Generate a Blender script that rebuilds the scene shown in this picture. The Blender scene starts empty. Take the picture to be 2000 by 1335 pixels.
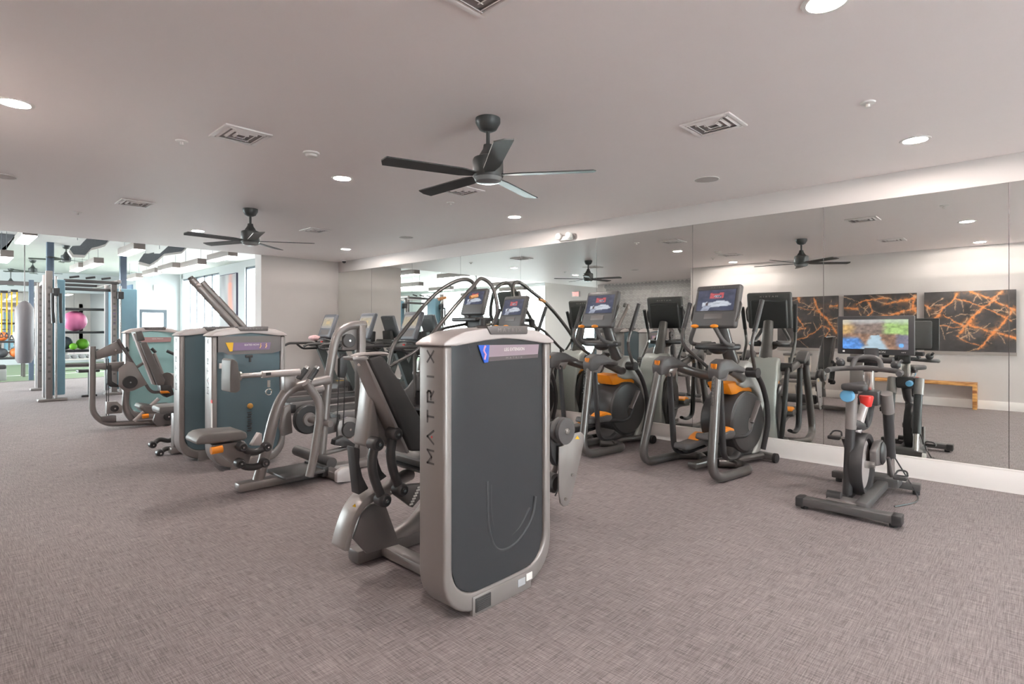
import bpy, bmesh, math, random
import numpy as np
from mathutils import Vector, Matrix
random.seed(7)
SC = bpy.context.scene
COL = SC.collection
PI = math.pi
# ------------------------------------------------------------------ camera, world, exposure
H = 1.37                      # eye height of the camera
F = 1075.0                    # focal length in pixels of the 2000 px wide frame
D1 = Vector((-0.72451901, 0.68925481))   # (right, forward) parts of world +Y
D2 = Vector((0.68925481, 0.72451901))    # (right, forward) parts of world +X
cam = bpy.data.cameras.new('camera'); camo = bpy.data.objects.new('camera', cam); COL.objects.link(camo)
cam.sensor_width = 36.0; cam.lens = 36.0*F/2000.0; cam.shift_y = -28.5/2000.0
cam.clip_start = 0.02
camo.location = (0, 0, H); camo.rotation_euler = (PI/2, 0, math.radians(43.57115-90))
SC.camera = camo
w = bpy.data.worlds.new('daylight'); SC.world = w; w.use_nodes = True
wn = w.node_tree.nodes; wl = w.node_tree.links
wbg = wn['Background']; wbg.inputs[0].default_value = (1.0, 0.985, 0.98, 1); wbg.inputs[1].default_value = 12.0
SC.view_settings.view_transform = 'Standard'; SC.view_settings.look = 'None'
SC.view_settings.gamma = 1.0; SC.view_settings.use_curve_mapping = False
SC.view_settings.exposure = 1.70
SC.cycles.max_bounces = 10; SC.cycles.diffuse_bounces = 5; SC.cycles.glossy_bounces = 6; SC.cycles.transparent_max_bounces = 12
SC.cycles.sample_clamp_indirect = 6.0
LAMP = 255.0                  # radiance of the recessed downlights
PEND = 7.0                   # radiance of the studio box pendants
def sky_portal(name, loc, rot, sx, sy, power, colr):   # sky light portal at a window opening
    L = bpy.data.lights.new(name, 'AREA'); L.shape = 'RECTANGLE'; L.size = sx; L.size_y = sy; L.energy = power; L.color = colr
    o = bpy.data.objects.new(name, L); L.cycles.is_portal = True; COL.objects.link(o); o.location = loc; o.rotation_euler = rot; return o
sky_portal('window_daylight', (6.95, 20.4, 1.75), (0, PI/2, 0), 2.9, 8.2, 190, (0.90, 0.95, 1.0))
sky_portal('window_daylight', (-6.85, 18.5, 1.85), (0, -PI/2, 0), 3.0, 13.2, 260, (0.90, 0.95, 1.0))  # serves the unseen windows added on the studio's left wall
sky_portal('window_daylight', (2.9, -5.25, 1.5), (-PI/2, 0, 0), 1.6, 2.1, 160, (1.0, 0.95, 0.91))  # serves the added window behind the camera, a fill light opening

# ------------------------------------------------------------------ calibrated picture-to-room measuring
def ray(px, py):
    r = px-1000.0
    return r*D2[0]+F*D2[1], r*D1[0]+F*D1[1], 639.0-py
def onY(px, py, Y):
    x, y, z = ray(px, py); t = Y/y; return (x*t, Y, H+z*t)
def onX(px, py, X):
    x, y, z = ray(px, py); t = X/x; return (X, y*t, H+z*t)
def onZ(px, py, Z):
    x, y, z = ray(px, py); t = (Z-H)/z; return (x*t, y*t, Z)
def tr(Y, pts): return [(lambda q: (q[0], q[2]))(onY(a, b, Y)) for a, b in pts]
def trY(Y, pts): return [onY(a, b, Y) for a, b in pts]
M = 6.15; C = 2.81; YB = 11.15

# ------------------------------------------------------------------ materials
def lin(c):
    out = []
    for v in c:
        v = v/255.0
        out.append(v/12.92 if v <= 0.04045 else ((v+0.055)/1.055)**2.4)
    return tuple(out)+(1.0,)
MATS = {}
def mat(name, rgb, rough=0.5, metal=0.0, var=0.06, scale=6.0, bump=0.0, bscale=150.0, spec=0.5, coat=0.0):
    m = bpy.data.materials.new(name); m.use_nodes = True; n = m.node_tree.nodes; l = m.node_tree.links
    b = n['Principled BSDF']; c = lin(rgb)
    tc = n.new('ShaderNodeTexCoord'); ns = n.new('ShaderNodeTexNoise'); ns.inputs['Scale'].default_value = scale; ns.inputs['Detail'].default_value = 3
    mx = n.new('ShaderNodeMix'); mx.data_type = 'RGBA'
    mx.inputs[6].default_value = tuple(min(1, v*(1-var)) for v in c[:3])+(1,); mx.inputs[7].default_value = tuple(min(1, v*(1+var)) for v in c[:3])+(1,)
    l.new(tc.outputs['Object'], ns.inputs['Vector']); l.new(ns.outputs['Fac'], mx.inputs[0]); l.new(mx.outputs[2], b.inputs['Base Color'])
    b.inputs['Roughness'].default_value = rough; b.inputs['Metallic'].default_value = metal; b.inputs['Specular IOR Level'].default_value = spec
    if coat: b.inputs['Coat Weight'].default_value = coat; b.inputs['Coat Roughness'].default_value = 0.15
    if bump:
        n2 = n.new('ShaderNodeTexNoise'); n2.inputs['Scale'].default_value = bscale; l.new(tc.outputs['Object'], n2.inputs['Vector'])
        bp = n.new('ShaderNodeBump'); bp.inputs['Strength'].default_value = bump; bp.inputs['Distance'].default_value = 0.01
        l.new(n2.outputs['Fac'], bp.inputs['Height']); l.new(bp.outputs['Normal'], b.inputs['Normal'])
    MATS[name] = m; return m
def emit(name, rgb, strength):
    m = bpy.data.materials.new(name); m.use_nodes = True; n = m.node_tree.nodes
    b = n['Principled BSDF']; b.inputs['Base Color'].default_value = (0.8, 0.8, 0.8, 1)
    b.inputs['Emission Color'].default_value = lin(rgb); b.inputs['Emission Strength'].default_value = strength
    MATS[name] = m; return m
S = mat('silver_paint', (143, 137, 135), 0.36, 0.35, 0.04)
SL = mat('pale_silver', (188, 180, 178), 0.38, 0.15, 0.03)
SD = mat('dark_silver', (112, 107, 106), 0.42, 0.35, 0.05)
CH = mat('charcoal_tube', (104, 101, 99), 0.3, 0.55, 0.05)
GP = mat('grey_plastic', (84, 82, 82), 0.45, 0, 0.06, bump=0.05)
BK = mat('black_plastic', (56, 55, 56), 0.4, 0, 0.08)
RB = mat('black_rubber', (50, 49, 50), 0.65, 0, 0.1, bump=0.1)
PADG = mat('grey_vinyl', (112, 109, 107), 0.5, 0, 0.04, bump=0.05, bscale=220)
PADB = mat('black_vinyl', (64, 62, 62), 0.48, 0, 0.05, bump=0.05, bscale=220)
OR = mat('orange_plastic', (240, 145, 30), 0.4, 0, 0.05)
RED = mat('red_plastic', (225, 48, 40), 0.4)
BLUE = mat('sky_blue_plastic', (110, 175, 215), 0.4)
CHROME = mat('bright_steel', (205, 203, 200), 0.18, 0.9, 0.03)
STEEL = mat('weight_steel', (96, 98, 100), 0.35, 0.6)
WHITE = mat('white_plastic', (228, 224, 220), 0.5)
OFFW = mat('label_white', (232, 230, 226), 0.6)
DKBL = mat('fan_black', (66, 68, 68), 0.45, 0.2)
LILAC = mat('placard_lilac', (150, 132, 142), 0.45)
PURP = mat('placard_purple', (128, 108, 140), 0.45)
PBLUE = mat('placard_blue', (45, 95, 200), 0.45)
PDARK = mat('placard_dark', (86, 78, 80), 0.45)
YEL = mat('warning_yellow', (236, 188, 48), 0.5)
WALL = mat('wall_paint', (202, 195, 192), 0.85, 0, 0.01)
CEIL = mat('ceiling_paint', (236, 227, 225), 0.55, 0, 0.01)
STW = mat('studio_wall_paint', (172, 174, 176), 0.8, 0, 0.01)
STC = mat('studio_ceiling_paint', (200, 200, 200), 0.8, 0, 0.01)
TRIMW = mat('trim_white', (236, 230, 226), 0.6, 0, 0.01)
SLATE = mat('column_slate', (92, 104, 120), 0.5, 0.1)
GREYB = mat('baffle_grey', (122, 126, 132), 0.8, 0, 0.15, 30)
PINK = mat('pink_ball', (236, 128, 170), 0.4)
LIME = mat('lime_ball', (140, 215, 60), 0.45)
LENS = emit('lamp_lens', (255, 245, 238), LAMP)
PLENS = emit('pendant_lens', (255, 248, 242), PEND)
EXITR = emit('exit_red', (255, 60, 50), 1.6)
BEIGE = mat('cabinet_beige', (196, 184, 172), 0.6)
def smoke(name, tint, dark, fac):
    m = bpy.data.materials.new(name); m.use_nodes = True; n = m.node_tree.nodes; l = m.node_tree.links
    b = n['Principled BSDF']; b.inputs['Base Color'].default_value = lin(dark); b.inputs['Roughness'].default_value = 0.22
    t = n.new('ShaderNodeBsdfTransparent'); t.inputs[0].default_value = lin(tint)
    mx = n.new('ShaderNodeMixShader'); mx.inputs[0].default_value = fac
    l.new(t.outputs[0], mx.inputs[1]); l.new(b.outputs[0], mx.inputs[2]); l.new(mx.outputs[0], n['Material Output'].inputs[0])
    MATS[name] = m; return m
SMOKE = smoke('smoked_shroud', (150, 195, 200), (104, 124, 132), 0.78)
TEALSM = smoke('backlit_teal_shroud', (190, 230, 230), (172, 212, 212), 0.78)  # paler copy of the smoked shroud: transmitted studio light put into the colour
SMOKD = smoke('dark_smoked_shroud', (120, 140, 150), (62, 64, 67), 0.86)
GLASS = smoke('clear_glass', (240, 248, 250), (225, 235, 240), 0.08)
def mirror_mat():
    m = bpy.data.materials.new('mirror_silver'); m.use_nodes = True; b = m.node_tree.nodes['Principled BSDF']
    b.inputs['Base Color'].default_value = (0.86, 0.885, 0.86, 1); b.inputs['Metallic'].default_value = 1; b.inputs['Roughness'].default_value = 0.004
    return m
MIRR = mirror_mat()
def carpet_mat():
    m = bpy.data.materials.new('woven_carpet'); m.use_nodes = True; n = m.node_tree.nodes; l = m.node_tree.links; b = n['Principled BSDF']
    g = n.new('ShaderNodeNewGeometry'); facs = []
    for sc in ((7, 200, 1), (200, 7, 1), (20, 460, 1), (460, 20, 1), (1.2, 1.2, 1)):
        mp = n.new('ShaderNodeMapping'); mp.inputs['Scale'].default_value = sc; l.new(g.outputs['Position'], mp.inputs['Vector'])
        t = n.new('ShaderNodeTexNoise'); t.inputs['Scale'].default_value = 1.0; t.inputs['Detail'].default_value = 2; l.new(mp.outputs[0], t.inputs['Vector']); facs.append(t)
    def mth(op, a, bb):
        q = n.new('ShaderNodeMath'); q.operation = op
        for i, v in enumerate((a, bb)):
            if isinstance(v, (int, float)): q.inputs[i].default_value = v
            else: l.new(v, q.inputs[i])
        return q.outputs[0]
    s = mth('ADD', mth('ADD', facs[0].outputs['Fac'], facs[1].outputs['Fac']), mth('MULTIPLY', mth('ADD', facs[2].outputs['Fac'], facs[3].outputs['Fac']), 0.7))
    s = mth('ADD', s, mth('MULTIPLY', facs[4].outputs['Fac'], 0.15))
    cr = n.new('ShaderNodeValToRGB'); l.new(mth('MULTIPLY', s, 0.29), cr.inputs[0])
    e = cr.color_ramp.elements; e[0].position = 0.40; e[0].color = lin((98, 91, 92)); e[1].position = 0.64; e[1].color = lin((174, 162, 162))
    l.new(cr.outputs[0], b.inputs['Base Color']); b.inputs['Roughness'].default_value = 0.62; b.inputs['Specular IOR Level'].default_value = 0.3
    bp = n.new('ShaderNodeBump'); bp.inputs['Strength'].default_value = 0.25; bp.inputs['Distance'].default_value = 0.004; l.new(s, bp.inputs['Height']); l.new(bp.outputs[0], b.inputs['Normal'])
    return m
CARPET = carpet_mat()
TURF = mat('green_turf', (120, 134, 108), 0.95, 0, 0.2, 40, bump=0.4, bscale=300)
def vnoise(x, y, seed):
    def h(i, j): return np.modf(np.abs(np.sin(i*127.1+j*311.7+seed*74.7)*43758.5453))[0]
    i, j = np.floor(x), np.floor(y); f, g = x-i, y-j; f = f*f*(3-2*f); g = g*g*(3-2*g)
    return (h(i, j)*(1-f)+h(i+1, j)*f)*(1-g)+(h(i, j+1)*(1-f)+h(i+1, j+1)*f)*g
def fbm(x, y, seed, o=4): return sum(vnoise(x*2**k, y*2**k, seed+k)*0.5**(k+1) for k in range(o))
def marble_arr(nu, nv, asp, seed, veins):
    # black stone with branching orange veins; veins: (half width, [(u, v from the top), ...])
    v, u = np.meshgrid(np.linspace(1, 0, nv+1), np.linspace(0, 1, nu+1), indexing='ij'); x = u*asp; y = v
    wx = x+0.10*(fbm(x*5, y*5, seed)-0.47)+0.03*(fbm(x*22, y*22, seed+7)-0.47); wy = y+0.10*(fbm(x*5+9, y*5+4, seed+3)-0.47)+0.03*(fbm(x*22+3, y*22+5, seed+9)-0.47)
    base = np.stack([c*(0.72+0.65*fbm(x*7, y*7, seed+20)) for c in (70, 66, 66)], -1); rs = random.Random(seed); allv = list(veins)
    for w0, pts in veins:        # thin side branches
        for (a0, b0), (a1, b1) in zip(pts[:-1], pts[1:]):
            for _ in range(2):
                t = rs.random(); cx, cy = a0+(a1-a0)*t, b0+(b1-b0)*t; an = math.atan2(b1-b0, a1-a0)+rs.choice((-1, 1))*rs.uniform(0.5, 1.5); L = rs.uniform(0.08, 0.28)
                allv.append((0.0035, [(cx, cy), (cx+L*math.cos(an), cy+L*math.sin(an))]))
    for w0, pts in allv:
        d = np.full(x.shape, 9.0)
        for (a0, b0), (a1, b1) in zip(pts[:-1], pts[1:]):
            ax, ay, bx, by = a0*asp, b0, a1*asp, b1; dx, dy = bx-ax, by-ay; t = np.clip(((wx-ax)*dx+(wy-ay)*dy)/(dx*dx+dy*dy+1e-9), 0, 1); d = np.minimum(d, np.hypot(wx-ax-t*dx, wy-ay-t*dy))
        wd = w0*(0.35+1.5*fbm(x*6+2, y*6+8, seed+31)); k = np.exp(-(d/wd)**2)*(0.55+0.45*(fbm(x*30, y*30, seed+40) > 0.36)); halo = 0.35*np.exp(-(d/(wd*3.5))**2)*(fbm(x*26, y*26, seed+50) > 0.45)
        col = np.array((236, 146, 84)) if w0 > 0.004 else np.array((206, 168, 136)); k = np.clip(k+halo, 0, 1)[..., None]; base = base*(1-k)+col*k
    return np.clip(base, 0, 255)
def wood_mat():
    m = bpy.data.materials.new('live_edge_wood'); m.use_nodes = True; n = m.node_tree.nodes; l = m.node_tree.links; b = n['Principled BSDF']
    tc = n.new('ShaderNodeTexCoord'); mp = n.new('ShaderNodeMapping'); mp.inputs['Scale'].default_value = (9, 1.2, 9); l.new(tc.outputs['Object'], mp.inputs[0])
    t = n.new('ShaderNodeTexNoise'); t.inputs['Scale'].default_value = 2.2; t.inputs['Detail'].default_value = 4; t.inputs['Distortion'].default_value = 0.6; l.new(mp.outputs[0], t.inputs[0])
    cr = n.new('ShaderNodeValToRGB'); e = cr.color_ramp.elements; e[0].position = 0.35; e[0].color = lin((140, 78, 42)); e[1].position = 0.62; e[1].color = lin((226, 170, 104)); l.new(t.outputs['Fac'], cr.inputs[0])
    l.new(cr.outputs[0], b.inputs['Base Color']); b.inputs['Roughness'].default_value = 0.4; return m
WOOD = wood_mat()
def picture_mat(name, strength):      # shows the colour attribute of its mesh (a screen picture or a print)
    m = bpy.data.materials.new(name); m.use_nodes = True; n = m.node_tree.nodes; l = m.node_tree.links; b = n['Principled BSDF']
    a = n.new('ShaderNodeVertexColor'); a.layer_name = 'picture'
    if strength > 0:
        l.new(a.outputs[0], b.inputs['Emission Color']); b.inputs['Emission Strength'].default_value = strength; b.inputs['Base Color'].default_value = (0.02, 0.02, 0.02, 1); b.inputs['Roughness'].default_value = 0.25
    else: l.new(a.outputs[0], b.inputs['Base Color']); b.inputs['Roughness'].default_value = 0.6
    return m
SCREEN = picture_mat('lit_screen', 0.33)
DIM = picture_mat('dim_screen', 0.25)
PRINT = picture_mat('printed_art', 0)

# ------------------------------------------------------------------ mesh building
class MB:
    def __init__(s): s.v = []; s.f = []
    def geo(s, vs, fs):
        o = len(s.v); s.v += [tuple(p) for p in vs]; s.f += [tuple(i+o for i in f) for f in fs]; return s
    def bm(s, b):
        b.verts.index_update(); s.geo([tuple(v.co) for v in b.verts], [[v.index for v in f.verts] for f in b.faces]); b.free(); return s
    def box(s, lo, hi, bev=0.0, mtx=None, seg=2):
        b = bmesh.new(); bmesh.ops.create_cube(b, size=1.0)
        for v in b.verts: v.co = Vector([lo[i]+(v.co[i]+0.5)*(hi[i]-lo[i]) for i in range(3)])
        if bev: bmesh.ops.bevel(b, geom=list(b.edges), offset=min(bev, 0.49*min(abs(hi[i]-lo[i]) for i in range(3))), segments=seg, profile=0.5, affect='EDGES')
        if mtx is not None: bmesh.ops.transform(b, matrix=mtx, verts=b.verts)
        return s.bm(b)
    def prism(s, poly, axis, lo, hi, bev=0.0, seg=2):
        mk = {'Y': lambda a, c, t: (a, t, c), 'X': lambda a, c, t: (t, a, c), 'Z': lambda a, c, t: (a, c, t)}[axis]
        b = bmesh.new(); n = len(poly)
        A = [b.verts.new(mk(a, c, lo)) for a, c in poly]; B = [b.verts.new(mk(a, c, hi)) for a, c in poly]
        b.faces.new(A); b.faces.new(B[::-1])
        for i in range(n): b.faces.new((A[i], B[i], B[(i+1) % n], A[(i+1) % n]))
        bmesh.ops.recalc_face_normals(b, faces=b.faces)
        if bev:
            es = [e for e in b.edges if len(e.link_faces) == 2 and e.calc_face_angle(0) > 0.6]
            bmesh.ops.bevel(b, geom=es, offset=bev, segments=seg, profile=0.5, affect='EDGES', clamp_overlap=True)
        return s.bm(b)
    def ring_prism(s, outer, inner, axis, lo, hi):
        # open band between two polylines of equal length (a U or an arch)
        return s.prism(list(outer)+list(inner)[::-1], axis, lo, hi, 0.0)
    def tube(s, pts, r, seg=12, flat=None, caps=True, up=None):
        P = [Vector(p) for p in pts]; n = len(P); rr = r if isinstance(r, (list, tuple)) else [r]*n
        tan = []
        for i in range(n):
            t = (P[min(i+1, n-1)]-P[max(i-1, 0)]); tan.append(t.normalized() if t.length > 1e-9 else Vector((0, 0, 1)))
        u = Vector(up) if up else (Vector((0, 0, 1)) if abs(tan[0].z) < 0.9 else Vector((1, 0, 0)))
        u = (u-tan[0]*u.dot(tan[0])).normalized(); fr = []
        for i in range(n):
            u = (u-tan[i]*u.dot(tan[i])); u = u.normalized() if u.length > 1e-6 else tan[i].orthogonal().normalized(); fr.append((u.copy(), tan[i].cross(u)))
        fa, fb = flat if flat else (1, 1); off = PI/seg if seg == 4 else 0; k = 1.41421 if seg == 4 else 1
        vs = []; fs = []
        for i in range(n):
            a, b = fr[i]
            for j in range(seg):
                th = 2*PI*j/seg+off; vs.append(P[i]+a*(rr[i]*fa*k*math.cos(th))+b*(rr[i]*fb*k*math.sin(th)))
        for i in range(n-1):
            for j in range(seg): fs.append((i*seg+j, i*seg+(j+1) % seg, (i+1)*seg+(j+1) % seg, (i+1)*seg+j))
        if caps: fs.append(tuple(range(seg))[::-1]); fs.append(tuple((n-1)*seg+j for j in range(seg)))
        return s.geo(vs, fs)
    def cyl(s, p0, p1, r, seg=20, r2=None): return s.tube([p0, p1], [r, r if r2 is None else r2], seg)
    def lathe(s, prof, org=(0, 0, 0), axis='Z', seg=24):
        vs = []; fs = []; n = len(prof)
        for r, h in prof:
            for j in range(seg):
                c, d = r*math.cos(2*PI*j/seg), r*math.sin(2*PI*j/seg)
                p = {'Z': (c, d, h), 'Y': (c, h, d), 'X': (h, c, d)}[axis]; vs.append((p[0]+org[0], p[1]+org[1], p[2]+org[2]))
        for i in range(n-1):
            for j in range(seg):
                q = (i*seg+j, i*seg+(j+1) % seg, (i+1)*seg+(j+1) % seg, (i+1)*seg+j); fs.append(q if axis != 'Y' else q[::-1])
        if prof[0][0] > 1e-6: fs.append(tuple(range(seg))[::-1])
        if prof[-1][0] > 1e-6: fs.append(tuple((n-1)*seg+j for j in range(seg)))
        return s.geo(vs, fs)
    def ball(s, c, r, seg=20, sq=(1, 1, 1)):
        b = bmesh.new(); bmesh.ops.create_uvsphere(b, u_segments=seg, v_segments=seg//2+2, radius=1.0)
        for v in b.verts: v.co = Vector((c[0]+v.co.x*r*sq[0], c[1]+v.co.y*r*sq[1], c[2]+v.co.z*r*sq[2]))
        return s.bm(b)
    def torus(s, c, R, r, axis='Z', seg=28, ms=10):
        pts = []
        for j in range(seg+1):
            a, b = R*math.cos(2*PI*j/seg), R*math.sin(2*PI*j/seg)
            p = {'Z': (a, b, 0), 'Y': (a, 0, b), 'X': (0, a, b)}[axis]; pts.append((c[0]+p[0], c[1]+p[1], c[2]+p[2]))
        return s.tube(pts, r, ms, caps=False, up={'Z': (0, 0, 1), 'Y': (0, 1, 0), 'X': (1, 0, 0)}[axis])
    def text(s, body, org, right, up, w, h, spacing=1.0):
        vs, fs = text_geo(body, spacing); A = np.array(vs); lo = A.min(0); hi = A.max(0); R = Vector(right).normalized(); U = Vector(up).normalized(); O = Vector(org)
        out = []
        for x, y in vs: out.append(O+R*((x-lo[0])/(hi[0]-lo[0])-0.5)*w+U*((y-lo[1])/(hi[1]-lo[1])-0.5)*h)
        return s.geo(out, fs)
    def quad(s, a, b, c, d): return s.geo([a, b, c, d], [(0, 1, 2, 3)])
def bulge_panel(poly, y, depth, th=0.006, n=22):
    # a panel in the XZ outline poly, gently bowed towards -Y
    xs = [a for a, _ in poly]; x0, x1 = min(xs), max(xs); cuts = [x0+1e-4+(x1-x0-2e-4)*k/n for k in range(n+1)]; mb = MB(); cols = []
    for x in cuts:
        zz = []
        for (a, b), (c, d) in zip(poly, poly[1:]+poly[:1]):
            if (a-x)*(c-x) <= 0 and a != c: zz.append(b+(d-b)*(x-a)/(c-a))
        cols.append((x, min(zz), max(zz)))
    vs = []; fs = []
    for x, a, b in cols:
        u = (x-x0)/(x1-x0); yo = y-depth*(1-abs(2*u-1)**2.6)
        vs += [(x, yo, a), (x, yo, b), (x, yo+th, b), (x, yo+th, a)]
    for i in range(n):
        o = 4*i
        for k in range(4): fs.append((o+k, o+4+k, o+4+(k+1) % 4, o+(k+1) % 4))
    fs += [(0, 1, 2, 3), (4*n+3, 4*n+2, 4*n+1, 4*n)]
    return mb.geo(vs, fs)
STROKES = {'M': [[(0, 0), (0, 1), (0.5, 0.35), (1, 1), (1, 0)]], 'A': [[(0, 0), (0.5, 1), (1, 0)]], 'T': [[(0, 1), (1, 1)], [(0.5, 1), (0.5, 0)]], 'R': [[(0, 0), (0, 1), (0.85, 1), (1, 0.85), (1, 0.6), (0.85, 0.45), (0.25, 0.45)], [(0.5, 0.45), (1, 0)]], 'I': [[(0.5, 0), (0.5, 1)]], 'X': [[(0, 0), (1, 1)], [(0, 1), (1, 0)]]}
def stroke_letter(mb, ch, org, right, up, w, h, th):
    # a wide capital drawn with flat strokes, centred on org
    R = Vector(right); U = Vector(up); O = Vector(org)
    for st in STROKES[ch]:
        for (a, b), (c, d) in zip(st[:-1], st[1:]):
            p0 = Vector(((a-0.5)*w, (b-0.5)*h)); p1 = Vector(((c-0.5)*w, (d-0.5)*h)); t = (p1-p0).normalized()*th*0.5; n = Vector((-t.y, t.x)); q = [p0-t-n, p1+t-n, p1+t+n, p0-t+n]
            mb.geo([O+R*v.x+U*v.y for v in q], [(0, 1, 2, 3)])
_TX = {}
def text_geo(body, spacing):
    k = (body, spacing)
    if k not in _TX:
        cu = bpy.data.curves.new('t', 'FONT'); cu.body = body; cu.resolution_u = 2;  cu.space_character = spacing
        ob = bpy.data.objects.new('t', cu); COL.objects.link(ob); dg = bpy.context.evaluated_depsgraph_get(); me = bpy.data.meshes.new_from_object(ob.evaluated_get(dg))
        _TX[k] = ([(v.co.x, v.co.y) for v in me.vertices], [tuple(p.vertices) for p in me.polygons])
        bpy.data.objects.remove(ob); bpy.data.curves.remove(cu); bpy.data.meshes.remove(me)
    return _TX[k]
def fil(pts, r=0.1, n=6):
    # round the corners of a polyline
    P = [Vector(p) for p in pts]; out = [P[0]]; rr = r if isinstance(r, (list, tuple)) else [r]*len(P)
    for i in range(1, len(P)-1):
        a = P[i-1]-P[i]; b = P[i+1]-P[i]; d = min(rr[i], a.length*0.48, b.length*0.48); A = P[i]+a.normalized()*d; B = P[i]+b.normalized()*d
        for k in range(n+1):
            t = k/n; out.append(A*(1-t)**2+P[i]*2*t*(1-t)+B*t*t)
    out.append(P[-1]); return [tuple(p) for p in out]
def smoothp(pts, n=6):
    P = [Vector(p) for p in pts]; out = []
    for i in range(len(P)-1):
        p0 = P[max(i-1, 0)]; p1 = P[i]; p2 = P[i+1]; p3 = P[min(i+2, len(P)-1)]
        for k in range(n):
            t = k/n; out.append(0.5*((2*p1)+(p2-p0)*t+(2*p0-5*p1+4*p2-p3)*t*t+(3*p1-p0-3*p2+p3)*t**3))
    out.append(P[-1]); return [tuple(p) for p in out]
OFF = {}
def link(name, mb, m, off=(0, 0, 0), smooth=True, ang=35):
    me = bpy.data.meshes.new(name); me.from_pydata([(a-off[0], b-off[1], c-off[2]) for a, b, c in mb.v], [], mb.f); me.update()
    me.materials.append(m)
    if smooth:
        me.polygons.foreach_set('use_smooth', [True]*len(me.polygons)); me.set_sharp_from_angle(angle=math.radians(ang))
    o = bpy.data.objects.new(name, me); COL.objects.link(o); return o
def tag(o, label=None, cat=None, group=None, kind=None):
    if label: o['label'] = label
    if cat: o['category'] = cat
    if group: o['group'] = group
    if kind: o['kind'] = kind
    return o
def thing(name, label, cat, loc=(0, 0, 0), group=None):
    o = bpy.data.objects.new(name, None); COL.objects.link(o); o.location = loc; o.empty_display_size = 0.1
    OFF[o.name] = tuple(loc); return tag(o, label, cat, group)
def part(root, name, mb, m, label=None, under=None, **k):
    o = link(name, mb, m, OFF[root.name], **k); o.parent = under or root
    if label: o['label'] = label
    return o
def single(name, mb, m, label, cat, loc, group=None, **k):
    o = link(name, mb, m, loc, **k); o.location = loc; return tag(o, label, cat, group)
def struct(name, mb, m, **k):
    o = link(name, mb, m, **k); o['kind'] = 'structure'; return o
def dup(root, loc, label=None, rotz=None):
    def cp(o, par):
        c = o.copy(); COL.objects.link(c); c.parent = par
        for ch in o.children: cp(ch, c)
        return c
    c = cp(root, None); c.location = loc
    if rotz is not None: c.rotation_euler = (0, 0, rotz)
    if label: c['label'] = label
    return c
def picture(name, corners, nu, nv, fn, m, root=None, under=None):
    arr = fn if isinstance(fn, np.ndarray) else None
    # a grid between four corners (bottom left, bottom right, top right, top left) coloured by fn(u, v)
    a, b, c, d = [Vector(p) for p in corners]; vs = []; cols = []; fs = []
    for j in range(nv+1):
        for i in range(nu+1):
            u, v = i/nu, j/nv; vs.append(tuple((a*(1-u)+b*u)*(1-v)+(d*(1-u)+c*u)*v)); cols.append(lin(arr[j, i] if arr is not None else fn(u, v)))
    for j in range(nv):
        for i in range(nu): fs.append((j*(nu+1)+i, j*(nu+1)+i+1, (j+1)*(nu+1)+i+1, (j+1)*(nu+1)+i))
    mb = MB(); mb.geo(vs, fs); off = OFF[root.name] if root else (0, 0, 0); o = link(name, mb, m, off, smooth=False)
    at = o.data.color_attributes.new('picture', 'FLOAT_COLOR', 'POINT'); at.data.foreach_set('color', [x for c4 in cols for x in c4])
    if root: o.parent = under or root
    return o
# ------------------------------------------------------------------ room shell
XW = -0.12           # wall with the three prints, facing the mirror
XT = -2.7            # tiled wall beyond its corner
YC = 5.95            # that corner
YR = -5.0            # rear wall behind the camera
XL = -6.6            # far side of the studio
X2 = 6.72            # studio window wall
X3 = 5.24; YD = 24.5 # door wall and the return next to it
YF = 27.0            # mirrored far end of the studio
CS = 3.45            # studio ceiling
YT = 18.7            # where the turf starts
struct('floor', MB().box((XL-0.2, YR-0.2, -0.12), (X2+0.2, YT, 0)), CARPET)
struct('floor', MB().box((XL-0.2, YT, -0.12), (X2+0.2, YF+0.2, 0.004)), TURF)
c = struct('ceiling', MB().box((XL-0.2, YR-0.2, C), (M+0.2, YB, C+0.1)), CEIL)
struct('ceiling', MB().box((XL-0.2, YB, CS), (X2+0.2, YF+0.2, CS+0.1)), STC)
struct('wall_header', MB().box((XL, YB-0.16, C+0.1), (X2+0.2, YB, CS+0.1)), WALL)
wr = struct('wall_right', MB().box((M+0.012, YR, 0), (M+0.2, YB+0.3, C)), WALL)
struct('wall_back', MB().box((4.49, YB, 0), (X2+0.2, YB+0.3, CS)), WALL)
struct('wall_left', MB().box((XW-0.25, YR, 0), (XW, YC, C)), WALL)
struct('wall_return', MB().box((XT-0.2, YC-0.25, 0), (XW-0.25, YC, C)), WALL)
struct('wall_tiled', MB().box((XT-0.2, YC, 0), (XT, 10.2, C)), WALL)
struct('wall_corner', MB().box((XL, 10.2, 0), (XT, 10.4, C)), WALL)
# unseen rear wall behind the camera; its window is added for fill light
struct('wall_rear', MB().box((XW-0.25, YR-0.2, 0), (M+0.2, YR, 0.5)).box((XW-0.25, YR-0.2, 2.5), (M+0.2, YR, C)).box((XW-0.25, YR-0.2, 0.5), (2.1, YR, 2.5)).box((3.7, YR-0.2, 0.5), (M+0.2, YR, 2.5)), WALL)
wb = struct('window_9', MB().box((2.1, YR-0.12, 0.5), (3.7, YR-0.1, 2.5)), GLASS)  # pane of the added rear window
# skirting
struct('baseboard_right', MB().box((M-0.012, YR, 0), (M+0.012, YB, 0.185), 0.004), TRIMW)
struct('trim_1', MB().box((M-0.016, YR, 0.183), (M+0.012, YB, 0.196), 0.003), TRIMW)
struct('baseboard_left', MB().box((XW, YR, 0), (XW+0.016, YC, 0.15), 0.004), TRIMW)
struct('baseboard_back', MB().box((4.49, YB-0.016, 0), (M, YB, 0.15), 0.004), TRIMW)
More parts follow.
